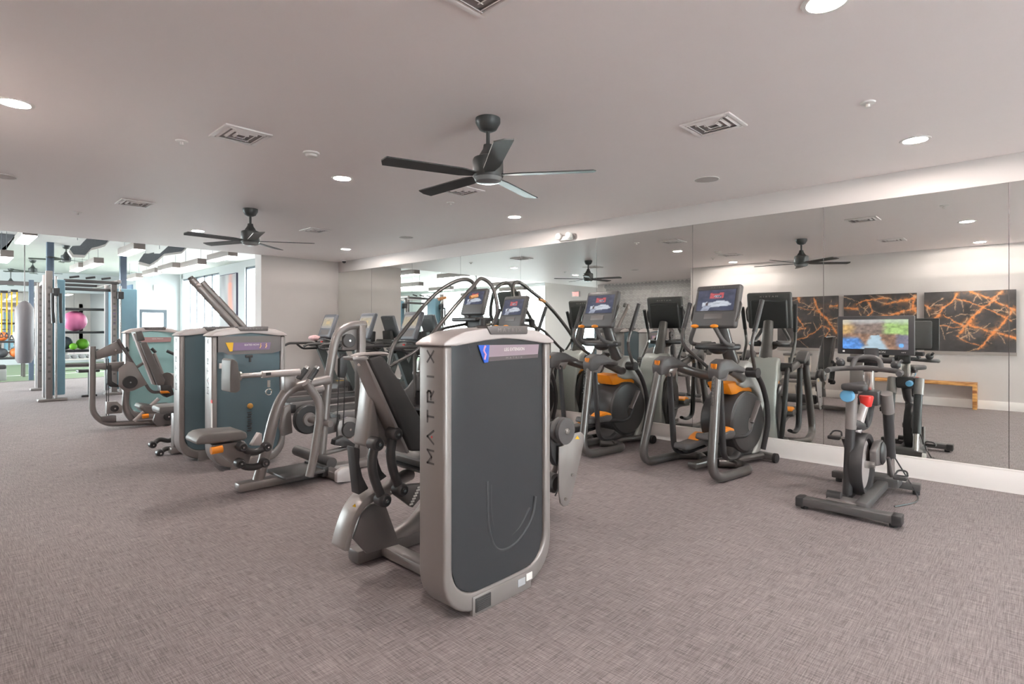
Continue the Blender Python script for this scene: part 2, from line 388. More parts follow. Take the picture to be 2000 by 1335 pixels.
# mirror panels
mw = MB().box((M+0.004, -1.22, 0.19), (M+0.011, YB-0.01, 2.575)); mr = struct('wall_mirror_backing', mw, SD)
ys = [-1.22, 0.16, 1.54, 2.92, 4.28, 5.67, 7.05, 8.42, 9.8, YB-0.01]
for a, b in zip(ys[:-1], ys[1:]):
    q = MB().box((M-0.004, a+0.0025, 0.197), (M+0.003, b-0.0025, 2.572))
    q.v = [(x+(z-0.197)*0.0023, y, z) for x, y, z in q.v]
    o = link('mirror_panel', q, MIRR, smooth=False); o.parent = mr
# hexagon tiles on the far wall, seen in the mirror
rng = random.Random(3); TM = [mat('hex_tile', (158+d, 154+d, 152+d), 0.4, 0, 0.03) for d in (-7, 0, 7)]
tw = struct('wall_tile_backing', MB().box((XT, YC, 0.0), (XT+0.006, 10.2, C)), mat('grout', (208, 202, 198), 0.8))
RH = 0.072; hp = [(RH*math.cos(PI/3*i+PI/6), RH*math.sin(PI/3*i+PI/6)) for i in range(6)]; hexs = []
for k in range(3):
    q = MB(); q.prism(hp, 'X', 0, 0.008, 0.0)
    me = bpy.data.meshes.new('tile'); me.from_pydata(q.v, [], q.f); me.materials.append(TM[k]); hexs.append(me)
dx = RH*math.sqrt(3)+0.007; dz = RH*1.5+0.007; spots = []
for j in range(26):
    for i in range(40):
        y = YC+0.1+i*dx+(j % 2)*dx/2; z = 0.08+j*dz
        if y < 10.13 and z < C-0.07: spots.append((abs(z-1.9)+0.25*abs(y-8.6), y, z))
spots.sort(); rest = MB()
for k, (_, y, z) in enumerate(spots):
    if k < 300:
        o = bpy.data.objects.new('tile', hexs[rng.randrange(3)]); COL.objects.link(o); o.parent = tw; o.location = (XT+0.004, y, z)
    else: rest.prism([(y+a, z+c) for a, c in hp], 'X', XT+0.004, XT+0.012)
o = link('tile_field', rest, TM[1]); o.parent = tw; o['kind'] = 'stuff'
# exit wall in the corridor end, seen in the mirror
XE = -5.0
struct('wall_exit', MB().box((XE-0.2, 10.4, 0), (XE, 12.05, CS)).box((XE-0.2, 13.25, 0), (XE, 14.6, CS)).box((XE-0.2, 12.05, 2.32), (XE, 13.25, CS)), WALL)
DFR = mat('door_frame_slate', (58, 66, 74), 0.5)
d = struct('door_1', MB().box((XE-0.16, 12.05, 0), (XE-0.02, 12.16, 2.32)).box((XE-0.16, 13.14, 0), (XE-0.02, 13.25, 2.32)).box((XE-0.16, 12.16, 2.18), (XE-0.02, 13.14, 2.32)).box((XE-0.16, 12.16, 0), (XE-0.02, 13.14, 0.2)), DFR)
g = link('door_glass', MB().box((XE-0.1, 12.16, 0.2), (XE-0.08, 13.14, 2.18)), GLASS); g.parent = d

# ------------------------------------------------------------------ studio beyond the ceiling edge
def studio():
    # window wall X2: piers, sill, head
    ws = MB(); zs = 0.2; zh = 3.25
    ws.box((X2, YB+0.3, 0), (X2+0.2, 16.4, CS)).box((X2, 17.95, 0), (X2+0.2, 20.2, CS)).box((X2, 24.2, 0), (X2+0.2, YD+0.2, CS))
    for a, b in ((16.4, 17.95), (20.2, 24.3)): ws.box((X2, a, zh), (X2+0.2, b, CS)).box((X2, a, 0), (X2+0.2, b, zs))
    struct('wall_studio_right', ws, STW)
    n = 1
    for a, b, k in ((16.4, 17.95, 2), (20.2, 24.3, 5)):
        fr = MB(); st = (b-a)/k
        for i in range(k+1): fr.box((X2+0.05, a+i*st-0.055, zs), (X2+0.14, a+i*st+0.055, zh))
        fr.box((X2+0.05, a, zs), (X2+0.14, b, zs+0.06)).box((X2+0.05, a, zh-0.06), (X2+0.14, b, zh))
        wo = struct('window_%d' % n, fr, mat('window_frame_slate', (104, 110, 120), 0.5)); n += 1
        for i in range(k):
            o = link('pane', MB().box((X2+0.09, a+i*st+0.055, zs+0.06), (X2+0.10, a+(i+1)*st-0.055, zh-0.06)), GLASS); o.parent = wo
    # stone faced garden pillars outside the windows
    ST = mat('pale_stone', (96, 88, 80), 0.9, 0, 0.35, 9, bump=0.6, bscale=20)
    for i, y in enumerate((20.8, 22.4, 24.0)):
        single('stone_pillar', MB().box((X2+1.6, y, 0), (X2+2.1, y+0.55, 3.2), 0.03), ST, ['rough stone pillar outside the studio windows, nearest the orange print', 'rough stone pillar outside the studio windows, middle of three', 'rough stone pillar outside the studio windows, nearest the exit door'][i], 'pillar', (X2+1.85, y+0.27, 0), 'stone pillars outside the windows')
    struct('floor_terrace_and_light_block', MB().box((XL-8, 9, -0.2), (XL-0.2, YF+6, -0.02)).box((X2+0.2, YB, -0.2), (X2+12, YF+6, -0.02)), mat('terrace_concrete', (190, 184, 176), 0.9))  # left slab is unseen, added to block sky light from below
    # door wall and return
    dw = MB(); a, b = 5.36, 6.26
    dw.box((X3, YD, 0), (a, YD+0.2, CS)).box((b, YD, 0), (X2+0.2, YD+0.2, CS)).box((a, YD, 2.05), (b, YD+0.2, CS)); struct('wall_studio_door', dw, STW)
    do = struct('door_2', MB().box((a, YD+0.02, 0), (a+0.1, YD+0.16, 2.05)).box((b-0.1, YD+0.02, 0), (b, YD+0.16, 2.05)).box((a+0.1, YD+0.02, 1.93), (b-0.1, YD+0.16, 2.05)).box((a+0.1, YD+0.02, 0), (b-0.1, YD+0.16, 0.25)), DFR)
    o = link('door_glass', MB().box((a+0.1, YD+0.08, 0.25), (b-0.1, YD+0.1, 1.93)), GLASS); o.parent = do
    struct('wall_studio_return', MB().box((X3, YD+0.2, 0), (X3+0.15, YF, CS)), STW)
    struct('wall_studio_far', MB().box((XL, YF+0.02, 0), (X3+0.2, YF+0.2, CS)), STW)
    # left side of the studio: unseen windows, added to bring in more daylight
    wl2 = MB().box((XL-0.2, 10.4, 0), (XL, 12, CS)).box((XL-0.2, 25, 0), (XL, YF, CS)).box((XL-0.2, 12, 3.3), (XL, 25, CS)).box((XL-0.2, 12, 0), (XL, 25, 0.4)); struct('wall_studio_left', wl2, STW)
    wo = struct('window_3', MB().box((XL-0.12, 12, 0.4), (XL-0.06, 12.08, 3.3)), mat('window_frame_grey', (176, 182, 190), 0.5))
    for i in range(10):
        o = link('pane', MB().box((XL-0.1, 12.08+i*1.29, 0.4), (XL-0.09, 13.3+i*1.29, 3.3)), GLASS); o.parent = wo
    # mirror panels on the far end
    mb2 = struct('wall_mirror_studio', MB().box((XL, YF+0.006, 0.3), (X3-0.02, YF+0.018, 2.7)), SD)
    xs = [X3-0.03-1.46*i for i in range(9)]
    for p, q in zip(xs[1:], xs[:-1]):
        o = link('mirror_panel', MB().box((p+0.003, YF-0.004, 0.31), (q-0.003, YF+0.004, 2.69)), MIRR, smooth=False); o.parent = mb2
    # columns
    for x, y, t in ((1.97, 17.5, 'slate blue steel column behind the left tower of the cable station'), (3.42, 17.3, 'slate blue steel column behind the right tower of the cable station')):
        single('steel_column', MB().box((x-0.07, y-0.07, 0), (x+0.07, y+0.07, CS), 0.008), SLATE, t, 'column', (x, y, 0), 'steel columns of the studio')
studio()
# exit signs
def exit_sign(loc, nrm, label):
    R = {'-Y': (1, 0, 0), '+X': (0, 1, 0)}[nrm]; d = Vector((0, -1, 0) if nrm == '-Y' else (1, 0, 0)); o = Vector(loc); r = Vector(R)
    t = thing('exit_sign', label, 'sign', loc)
    def bx(w, h, dep): 
        a = o-r*w/2-Vector((0, 0, h/2)); b = o+r*w/2+Vector((0, 0, h/2))+d*dep; return [min(a[i], b[i]) for i in range(3)], [max(a[i], b[i]) for i in range(3)]
    lo, hi = bx(0.34, 0.22, 0.05); part(t, 'housing', MB().box(lo, hi, 0.008), WHITE)
    part(t, 'lettering', MB().text('EXIT', o+d*0.054, r, (0, 0, 1), 0.27, 0.13), EXITR)
exit_sign(onY(310, 562, YD-0.03), '-Y', 'red exit sign high on the white wall above the far studio door')
exit_sign((XE+0.01, 13.0, 2.72), '+X', 'red exit sign above the corridor door, seen in the mirror')
# art
def art_fn(u, v):
    x = u; n = 0.5+0.5*math.sin(7*v+3*u)*math.sin(13*u+2)
    base = np.array((150, 148, 152))*(0.85+0.2*n); g = math.exp(-((x-0.68-0.05*math.sin(6*v))/0.12)**2)*(1.0 if v < 0.9 else 0.5)
    c = base*(1-g*0.8)+np.array((236, 130, 110))*g*0.8
    if v < 0.25: k = min(1, (0.25-v)/0.05)*max(0, min(1, (x-0.45)*4)); c = c*(1-k)+np.array((240, 130, 60))*k
    return tuple(np.clip(c, 0, 255))
t = thing('wall_art', 'tall grey and orange abstract print between the studio windows', 'picture', (X2-0.03, 19.2, 0.6)); part(t, 'panel', MB().box((X2-0.05, 18.5, 0.6), (X2-0.002, 19.95, 3.12)), mat('art_edge', (64, 62, 84), 0.6))
picture('print', [(X2-0.053, 19.94, 0.62), (X2-0.053, 18.51, 0.62), (X2-0.053, 18.51, 3.1), (X2-0.053, 19.94, 3.1)], 24, 40, art_fn, PRINT, t)
t = thing('wall_art', 'blue grey abstract print on the studio wall beside the far door', 'picture', (X3-0.03, 25.6, 1.0)); part(t, 'panel', MB().box((X3-0.05, 24.9, 1.0), (X3-0.002, 26.2, 3.0)), mat('art_blue', (120, 140, 165), 0.7, 0, 0.35, 2.5))
# three marble prints on the wall opposite the mirror (seen in it)
XR = 2*M-XW
VEINS = [
    [(0.016, [(0.62, 0.03), (0.72, 0.33), (0.84, 0.46), (0.97, 0.72)]), (0.013, [(0.26, 0.18), (0.36, 0.45), (0.46, 0.62), (0.36, 0.65)]), (0.02, [(0.35, 0.02), (0.38, 0.09)]), (0.014, [(0.88, 0.2), (1.0, 0.18)]), (0.008, [(0.74, 0.56), (0.87, 0.66), (0.8, 0.8)]), (0.007, [(0.3, 0.86), (0.6, 0.7), (0.75, 0.56)]), (0.006, [(0.3, 0.2), (0.6, 0.25), (0.72, 0.33)])],
    [(0.013, [(0.6, 0.06), (0.26, 0.13), (0.21, 0.18)]), (0.016, [(0.98, 0.06), (0.75, 0.15), (0.58, 0.2)]), (0.02, [(0.02, 0.24), (0.2, 0.26)]), (0.016, [(0.34, 0.17), (0.4, 0.33), (0.3, 0.46)]), (0.018, [(1.0, 0.26), (0.68, 0.36), (0.5, 0.44)]), (0.012, [(0.95, 0.03), (0.97, 0.24), (1.0, 0.36)]), (0.01, [(0.1, 0.9), (0.4, 0.6), (0.7, 0.75)])],
    [(0.014, [(0.99, 0.31), (0.8, 0.62), (0.6, 0.97)]), (0.017, [(0.86, 0.03), (0.62, 0.34), (0.49, 0.57), (0.39, 0.76)]), (0.016, [(0.39, 0.03), (0.31, 0.17), (0.22, 0.28), (0.1, 0.5)]), (0.016, [(0.49, 0.55), (0.72, 0.66), (0.99, 0.76)]), (0.007, [(0.36, 0.11), (0.69, 0.3), (0.97, 0.51)]), (0.014, [(0.53, 0.01), (0.65, 0.09), (0.78, 0.17), (0.99, 0.32)]), (0.018, [(0.01, 0.22), (0.08, 0.27)]), (0.01, [(0.22, 0.38), (0.36, 0.51), (0.5, 0.63)]), (0.006, [(0.39, 0.76), (0.62, 0.9)]), (0.006, [(0.02, 0.52), (0.3, 0.62), (0.49, 0.6)])]]
def rf(px, py): q = onX(px, py-5, XR); return q[1], q[2]
for i, (xa, xb, ya, yb, lab) in enumerate(((1520, 1638, 565, 690, 'black and orange marble print in the mirror, leftmost of three'), (1649, 1791, 556, 690, 'black and orange marble print in the mirror, middle of three behind the bike'), (1806, 1985, 546, 690, 'black and orange marble print in the mirror, rightmost of three'))):
    y1 = rf(xa, 640)[0]; y0 = rf(xb, 640)[0]; z0 = 0.98; z1 = 2.03
    t = thing('wall_art', lab, 'picture', (XW+0.02, (y0+y1)/2, z0), 'marble prints opposite the mirror')
    part(t, 'canvas', MB().box((XW+0.004, y0, z0), (XW+0.045, y1, z1), 0.004), mat('canvas_black', (56, 52, 52), 0.6) if 'canvas_black' not in MATS else MATS['canvas_black']); part(t, 'frame_edge', MB().box((XW, y0-0.008, z0-0.06), (XW+0.03, y1+0.008, z0)), mat('canvas_edge', (176, 166, 160), 0.7) if 'canvas_edge' not in MATS else MATS['canvas_edge'])
    picture('print', [(XW+0.0458, y1, z0), (XW+0.0458, y0, z0), (XW+0.0458, y0, z1), (XW+0.0458, y1, z1)], 150, 110, marble_arr(150, 110, (y1-y0)/(z1-z0), 11+i*5, VEINS[i]), PRINT, t)
# wooden bench under the prints
t = thing('bench', 'live edge wooden bench with slab legs, seen in the mirror under the prints', 'bench', (0.0, 1.7, 0))
sb = MB(); yy = np.linspace(0.72, 2.6, 15)
sb.prism([(XW+0.03, y) for y in yy]+[(0.11+0.012*math.sin(y*9)+0.006*math.sin(y*23), y) for y in yy[::-1]], 'Z', 0.395, 0.455, 0.006); part(t, 'seat', sb, WOOD)
for y in (0.72, 2.54): part(t, 'leg', MB().prism([(XW+0.03, 0), (0.11, 0), (0.12, 0.395), (XW+0.03, 0.395)], 'Y', y, y+0.06, 0.004), WOOD)
# towel cabinets and extinguisher on the same wall
for y, l in ((4.55, 'beige towel cabinet seen in the mirror, left of the elliptical reflection'), (3.55, 'beige towel cabinet seen in the mirror, behind the elliptical reflection')):
    t = thing('towel_cabinet', l, 'cabinet', (0.02, y, 0), 'towel cabinets opposite the mirror'); part(t, 'body', MB().box((XW+0.02, y-0.22, 0), (0.15, y+0.22, 0.82), 0.008), BEIGE); part(t, 'top', MB().box((XW+0.02, y-0.24, 0.82), (0.17, y+0.24, 0.86), 0.006), SD); part(t, 'door', MB().box((0.15, y-0.2, 0.06), (0.165, y+0.2, 0.6), 0.005), BEIGE); part(t, 'opening', MB().box((0.15, y-0.14, 0.65), (0.156, y+0.14, 0.78)), BK)
t = thing('fire_extinguisher', 'small red fire extinguisher on the wall, seen in the mirror', 'extinguisher', (0.0, 4.2, 0.8)); part(t, 'cylinder', MB().lathe([(0.02, 0.8), (0.04, 0.82), (0.04, 1.0), (0.02, 1.03), (0.012, 1.05)], (XW+0.06, 4.2, 0)), RED); part(t, 'valve', MB().box((XW+0.045, 4.17, 1.05), (XW+0.08, 4.23, 1.08), 0.005), BK); part(t, 'wall_bracket', MB().box((XW, 4.18, 0.9), (XW+0.025, 4.22, 0.98)), BK)

# ------------------------------------------------------------------ ceiling fittings
def downlight():
    t = thing('ceiling_downlight', '', 'downlight', (0, 0, 0), 'recessed ceiling downlights')
    part(t, 'trim_ring', MB().lathe([(0.075, -0.001), (0.08, -0.006), (0.098, -0.005), (0.102, 0.0)]), WHITE); part(t, 'lens', MB().lathe([(0.0, -0.003), (0.076, -0.003)]), LENS); return t
proto = downlight()
DL = [(5.2, .67, 'rightmost ceiling downlight, over the mirror wall beside the spin bike'), (2.72, .67, 'largest ceiling downlight at the top right edge of the photo'), (2.72, 4.85, 'ceiling downlight left of the nearest fan'), (5.22, 4.92, 'ceiling downlight above the mirror near the emergency lamp'), (2.72, 9.05, 'ceiling downlight left of the farther fan'), (5.23, 9.2, 'ceiling downlight nearest the back wall corner'), (.36, 4.75, 'ceiling downlight at the left edge of the photo'),
      (.36, .67, 'ceiling downlight over the prints, upper of the two in the right mirror'), (.36, 9.0, 'ceiling downlight in the mirror before the tiled wall, right one'), (-1.0, 8.6, 'ceiling downlight in the mirror close to the tiled wall'), (2.72, -3.4, 'added fill downlight behind the camera, middle row'), (5.2, -3.4, 'added fill downlight behind the camera, mirror row'), (.36, -3.4, 'added fill downlight behind the camera, print row')]  # last three are unseen, added behind the camera as fill
for i, (x, y, l) in enumerate(DL):
    if i == 0: proto.location = (x, y, C-0.0005); proto['label'] = l
    else: dup(proto, (x, y, C-0.0005), l)
def vent():
    t = thing('air_vent', '', 'vent', (0, 0, 0), 'square ceiling air vents'); a, b = 0.135, 0.15; W = WHITE
    fr = MB()
    for lo, hi in (((-a-.03, -b-.03), (a+.03, -b)), ((-a-.03, b), (a+.03, b+.03)), ((-a-.03, -b), (-a, b)), ((a, -b), (a+.03, b))): fr.box((lo[0], lo[1], -0.012), (hi[0], hi[1], 0), 0.003)
    part(t, 'frame', fr, mat('vent_white', (232, 226, 224), 0.5)); part(t, 'duct_opening', MB().box((-a, -b, -0.002), (a, b, -0.0005)), mat('vent_dark', (146, 138, 136), 0.8))
    for k in range(3):
        f = 1-k*0.32; p, q = a*f-0.004, b*f-0.004
        for sg in (-1, 1):
            pr = lambda e: [(sg*e, -0.003), (sg*(e-0.016), -0.014), (sg*(e-0.019), -0.012), (sg*(e-0.003), 0.0)]
            part(t, 'slat', MB().prism(pr(p), 'Y', -q, q), MATS['vent_white']); part(t, 'slat', MB().prism(pr(q), 'X', -p, p), MATS['vent_white'])
    return t
pv = vent()
for i, (px, py, l) in enumerate(((470, 263, 'square ceiling vent at left, nearest of the left row'), (1393, 243, 'square ceiling vent at right, between fan and mirror'), (903, 372, 'square ceiling vent just below the nearest fan'), (264, 396, 'square ceiling vent far left, above the cable station'), (616, 449, 'square ceiling vent right of the farther fan'), (940, -30, 'square ceiling vent cut by the top edge of the photo'))):
    x, y, z = onZ(px, py, C)
    if i == 0: pv.location = (x, y, C-0.0005); pv['label'] = l
    else: dup(pv, (x, y, C-0.0005), l)
def fan(loc, label, rod=0.12, rot=0.3, span=0.72, group='black ceiling fans'):
    t = thing('ceiling_fan', label, 'fan', loc, group); x, y, z = loc; o = (x, y, z)
    part(t, 'canopy', MB().lathe([(0.086, 0), (0.086, -0.03), (0.06, -0.075), (0.03, -0.09)], o), DKBL)
    part(t, 'rod', MB().cyl((x, y, z-0.08), (x, y, z-0.1-rod), 0.014, 12), DKBL); k = z-0.08-rod
    part(t, 'motor_housing', MB().lathe([(0.03, k+0.02), (0.035, k-0.01), (0.065, k-0.06), (0.1, k-0.075), (0.106, k-0.09), (0.106, k-0.20), (0.1, k-0.21)], (x, y, 0)), DKBL)
    part(t, 'light_kit', MB().lathe([(0.0, k-0.245), (0.06, k-0.243), (0.085, k-0.235), (0.098, k-0.215), (0.1, k-0.205)], (x, y, 0)), mat('fan_bowl', (120, 122, 122), 0.25))
    for j in range(5):
        a = rot+2*PI*j/5; b = MB().prism([(0.09, -0.03), (0.2, -0.055), (span, -0.06), (span+0.02, 0), (span, 0.06), (0.2, 0.055), (0.09, 0.03)], 'Z', -0.004, 0.004)
        mt = Matrix.Translation((x, y, k-0.19)) @ Matrix.Rotation(a, 4, 'Z') @ Matrix.Rotation(0.16, 4, 'X'); b.v = [tuple(mt @ Vector(v)) for v in b.v]; part(t, 'blade', b, DKBL)
    return t
x, y, z = onZ(953, 232, C); fan((x, y, C), 'black ceiling fan nearest the camera, at top centre')
x, y, z = onZ(489, 408, C); fan((x, y, C), 'black ceiling fan farther back, left of centre', rot=0.7)
# detectors, sprinklers, speakers, emergency light, camera
x, y, z = onZ(608, 298, C); t = thing('smoke_detector', 'white ceiling smoke detector left of the nearest fan', 'detector', (x, y, C)); part(t, 'base', MB().lathe([(0.065, 0), (0.065, -0.012), (0.05, -0.018)], (x, y, C)), WHITE); part(t, 'dome', MB().lathe([(0.048, -0.015), (0.044, -0.035), (0.02, -0.045), (0, -0.046)], (x, y, C)), WHITE)
for px, py, l in ((355, 275, 'small white sprinkler cap on the ceiling left of the smoke detector'), (1695, 200, 'small white sprinkler cap on the ceiling at upper right'), (880, 395, 'small white sprinkler cap on the ceiling below the centre vent'), (152, 414, 'small white sprinkler cap on the ceiling at far left'), (568, 471, 'small white sprinkler cap on the ceiling before the back wall')):
    x, y, z = onZ(px, py, C); t = thing('sprinkler', l, 'sprinkler', (x, y, C), 'ceiling sprinkler caps'); part(t, 'escutcheon', MB().lathe([(0.045, 0), (0.04, -0.008), (0.02, -0.012)], (x, y, C)), WHITE); part(t, 'head', MB().lathe([(0.012, -0.01), (0.012, -0.03), (0.02, -0.034), (0.0, -0.036)], (x, y, C)), WHITE)
for px, py, l in ((1380, 350, 'round ceiling speaker grille above the mirror, right of the nearest fan'), (793, 463, 'round ceiling speaker grille before the back corner'), (2, 343, 'round ceiling speaker grille at the left edge of the photo')):
    x, y, z = onZ(px, py, C); t = thing('ceiling_speaker', l, 'speaker', (x, y, C), 'round ceiling speakers'); part(t, 'grille', MB().lathe([(0.0, -0.006), (0.1, -0.006), (0.112, -0.003), (0.114, 0)], (x, y, C)), mat('grille', (186, 178, 175), 0.8)); part(t, 'rim', MB().torus((x, y, C-0.004), 0.114, 0.004, 'Z'), WHITE)
p = onX(1107, 463, M); t = thing('emergency_light', 'white twin emergency lamp on the wall strip above the mirror', 'emergency light', (M, p[1], p[2])); zc = p[2]
part(t, 'housing', MB().box((M-0.05, p[1]-0.12, zc-0.05), (M+0.012, p[1]+0.12, zc+0.02), 0.02), WHITE)
for dy in (-0.09, 0.09): part(t, 'lamp_head', MB().lathe([(0.0, -0.05), (0.04, -0.048), (0.05, -0.035), (0.045, 0.0)], (M-0.05, p[1]+dy, zc+0.01), 'X'), WHITE)
p = onX(672, 511, M-0.12); t = thing('security_camera', 'small dark dome security camera in the back ceiling corner', 'camera', (p[0], p[1], C)); part(t, 'base', MB().lathe([(0.06, C), (0.06, C-0.03), (0.05, C-0.035)], (p[0], p[1], 0)), WHITE); part(t, 'dome', MB().ball((p[0], p[1], C-0.035), 0.042), BK)

# ------------------------------------------------------------------ studio pendants, baffles, fans
def pendant(x, y, z, L, label):
    t = thing('box_pendant', label, 'pendant light', (x, y, z), 'linear box pendants of the studio')
    part(t, 'housing', MB().box((x-0.1, y-L/2, z+0.012), (x+0.1, y+L/2, z+0.15), 0.01), mat('pendant_grey', (150, 140, 136), 0.5)); part(t, 'lens', MB().box((x-0.095, y-L/2+0.01, z), (x+0.095, y+L/2-0.01, z+0.013)), PLENS)
    for dy in (-L/2+0.1, L/2-0.1): part(t, 'cable', MB().cyl((x, y+dy, z+0.14), (x, y+dy, CS), 0.004, 6), GREYB)
PD = [(50, 469, 9.9, 'at the upper left edge'), (8, 508, 11.5, 'low at the left edge'), (256, 494, 11.3, 'over the right tower of the cable station'), (153, 527, 14.6, 'left of the pair above the cable station'), (182, 519, 13.6, 'right of the pair above the cable station'), (377, 521, 13.6, 'before the tall window, left one'), (433, 506, 12.4, 'before the tall window, right one'), (262, 545, 17.5, 'left of the three over the exit door'), (297, 536, 16.0, 'middle of the three over the exit door'), (330, 527, 14.6, 'right of the three over the exit door')]
for px, py, dep, l in PD:
    X, Y = (lambda r: (r*D2[0]+dep*D2[1], r*D1[0]+dep*D1[1]))((px-1000)*dep/F); pendant(X, Y, H+(639-py)*dep/F, 1.35, 'linear box pendant lamp in the studio, '+l)
for x, y, l in ((-1.5, 13.5, 'nearest the gym'), (-1.5, 17.0, 'second from the gym'), (-3.5, 15.0, 'toward the added side windows'), (-4.5, 18.5, 'closest to the added side windows'), (0.2, 21.5, 'over the turf')): pendant(x, y, 2.85, 1.35, 'linear box pendant lamp in the left half of the studio, '+l)
# wavy acoustic baffles hung across the studio
c4 = lambda l: [(x/3.607, 430+y/3.607) for x, y in l]; c8 = lambda l: [(240+x/4.545, 440+y/4.545) for x, y in l]
for Y, pts, l in ((15.6, c4([(625, 115), (775, 128), (742, 168), (690, 185), (645, 195), (598, 246), (515, 242), (488, 205), (512, 180), (565, 178), (590, 150)]), 'over the cable station'),
                  (15.9, c8([(408, 180), (565, 190), (520, 232), (440, 242), (365, 252), (310, 300), (235, 348), (140, 322), (190, 248), (330, 250), (370, 215)]), 'right of the cable station'),
                  (16.6, c4([(-20, 40), (138, 62), (100, 122), (62, 150), (45, 205), (-20, 215)]), 'at the left edge'),
                  (17.6, c4([(1085, 225), (1090, 296), (1050, 305), (1010, 290), (975, 296), (1000, 255), (1040, 235)]), 'over the far studio door')):
    X, Z = tr(Y, pts)[0]; t = thing('wave_baffle', 'grey wavy acoustic baffle hanging in the studio, '+l, 'baffle', (X, Y, Z), 'wavy ceiling baffles')
    part(t, 'panel', MB().prism(tr(Y, pts), 'Y', Y, Y+0.05), GREYB); n2 = len(pts)//2; lo = tr(Y, pts)[1:n2+3]
    part(t, 'white_edge', MB().prism([(a, z) for a, z in lo]+[(a-0.02, z-0.06) for a, z in lo[::-1]], 'Y', Y-0.06, Y+0.12), WHITE)
    part(t, 'hanger', MB().cyl((X-0.2, Y+0.025, Z-0.1), (X-0.2, Y+0.025, CS), 0.006, 6), GREYB)
for px, py, dep, l in ((129, 497, 14.0, 'black ceiling fan on a long rod above the cable station'), (64, 530, 17.0, 'black ceiling fan on a long rod in the far studio, left'), (21, 556, 19.5, 'black ceiling fan on a long rod deepest in the studio')):
    X, Y = (lambda r: (r*D2[0]+dep*D2[1], r*D1[0]+dep*D1[1]))((px-1000)*dep/F); zb = H+(639-py)*dep/F; fan((X, Y, CS), l, rod=max(0.1, CS-zb-0.29), rot=px*0.1, group='studio ceiling fans')
fan((-2.0, 15.5, CS), 'black ceiling fan on a rod in the left half of the studio', rod=0.5, group='studio ceiling fans')
# ------------------------------------------------------------------ weight towers
def arc2(cx, cz, r, a0, a1, n=7): return [(cx+r*math.cos(math.radians(a0+(a1-a0)*k/n)), cz+r*math.sin(math.radians(a0+(a1-a0)*k/n))) for k in range(n+1)]
def tower(t, x0, x1, yf, dep, front, back, word=True, stack=True):
    R = 0.2; fr = MB(); zt = 1.285
    outer = [(x0, zt)]+arc2(x0+R, 0.02+R, R, 180, 270)+arc2(x1-R, 0.02+R, R, 270, 360)+[(x1, zt)]
    e = 0.05; inner = [(x0+e, zt)]+arc2(x0+R, 0.09+R-0.03, R-e, 180, 270)+arc2(x1-R, 0.09+R-0.03, R-e, 270, 360)+[(x1-e, zt)]
    fr.prism(outer+inner[::-1], 'Y', yf, yf+dep, 0.014, 3); part(t, 'side_frame', fr, S)
    pan = inner[:-1]+[(x1-e, zt+0.0), (x1-e-0.18, zt+0.02), ((x0+x1)/2, zt+0.03), (x0+e+0.18, zt+0.02)]
    pan = [(x0+e+0.003, zt)]+[(max(x0+e+.003, min(x1-e-.003, a)), b+0.003) for a, b in inner[1:-1]]+[(x1-e-0.003, zt), (x1-e-0.2, zt+0.022), ((x0+x1)/2, zt+0.03), (x0+e+0.2, zt+0.022)]
    part(t, 'shroud', bulge_panel(pan, yf+0.018, 0.022), front, 'smoked front shroud'); part(t, 'shroud', MB().prism(pan, 'Y', yf+dep-0.02, yf+dep-0.012, 0.0), back, 'smoked rear shroud')
    xm = (x0+x1)/2; up = [(x0-0.012, zt)]+[(x0-0.012, zt+0.012), (x0+0.03, zt+0.036)]+[(x0+(x1-x0)*k, zt+0.04+0.045*(1-abs(2*k-1)**2.2)) for k in (0.15, 0.3, 0.42, 0.58, 0.7, 0.85)]+[(x1-0.03, zt+0.036), (x1+0.012, zt+0.012), (x1+0.012, zt)]
    lo = [(x1-e-0.02, zt), (x1-e-0.2, zt+0.022), (xm, zt+0.03), (x0+e+0.2, zt+0.022), (x0+e+0.02, zt)]
    part(t, 'top_cap', MB().prism(up+lo, 'Y', yf-0.012, yf+dep+0.012, 0.014, 3), SL)
    bd = part(t, 'badge', MB().prism([(xm-0.13, zt+0.093), (xm+0.17, zt+0.093), (xm+0.165, zt+0.05), (xm-0.10, zt+0.05)], 'Y', yf-0.02, yf+0.06, 0.006), SD)
    b2 = MB().text('MATRIX', (xm+0.03, yf-0.021, zt+0.072), (1, 0, 0), (0, 0, 1), 0.17, 0.018, 1.6); part(t, 'lettering', b2, S, under=bd)
    part(t, 'foot_plate', MB().box((x0+R-0.03, yf-0.006, 0.0), (x1-R+0.03, yf+0.02, 0.092), 0.004), S)
    if word:
        lt = MB(); zz = [0.77+0.093*k for k in range(6)]
        for k, ch in enumerate('MATRIX'):
            stroke_letter(lt, ch, (x0-0.0012, yf+dep*0.52, zz[k]), (0, 0, 1), (0, 1, 0), 0.06 if ch in 'MA' else 0.05, 0.046, 0.0095)
        part(t, 'lettering', lt, mat('letter_grey', (84, 79, 79), 0.5), 'grey spaced letters up the side')
        part(t, 'red_mark', MB().geo([(x0-0.0014, yf+dep*0.52-0.014, zz[1]-0.007), (x0-0.0014, yf+dep*0.52-0.014, zz[1]+0.007), (x0-0.0014, yf+dep*0.52-0.002, zz[1])], [(0, 1, 2)]), RED)
    if stack:
        st = MB(); w = 0.26
        for k in range(16): st.box((xm-w/2, yf+dep*0.5-0.05, 0.12+k*0.032), (xm+w/2, yf+dep*0.5+0.05, 0.12+k*0.032+0.028), 0.003, seg=1)
        part(t, 'weight_stack', st, STEEL); gr = MB()
        for dx in (-0.08, 0.08): gr.cyl((xm+dx, yf+dep*0.5, 0.1), (xm+dx, yf+dep*0.5, zt), 0.011, 10)
        part(t, 'guide_rod', gr, CHROME)
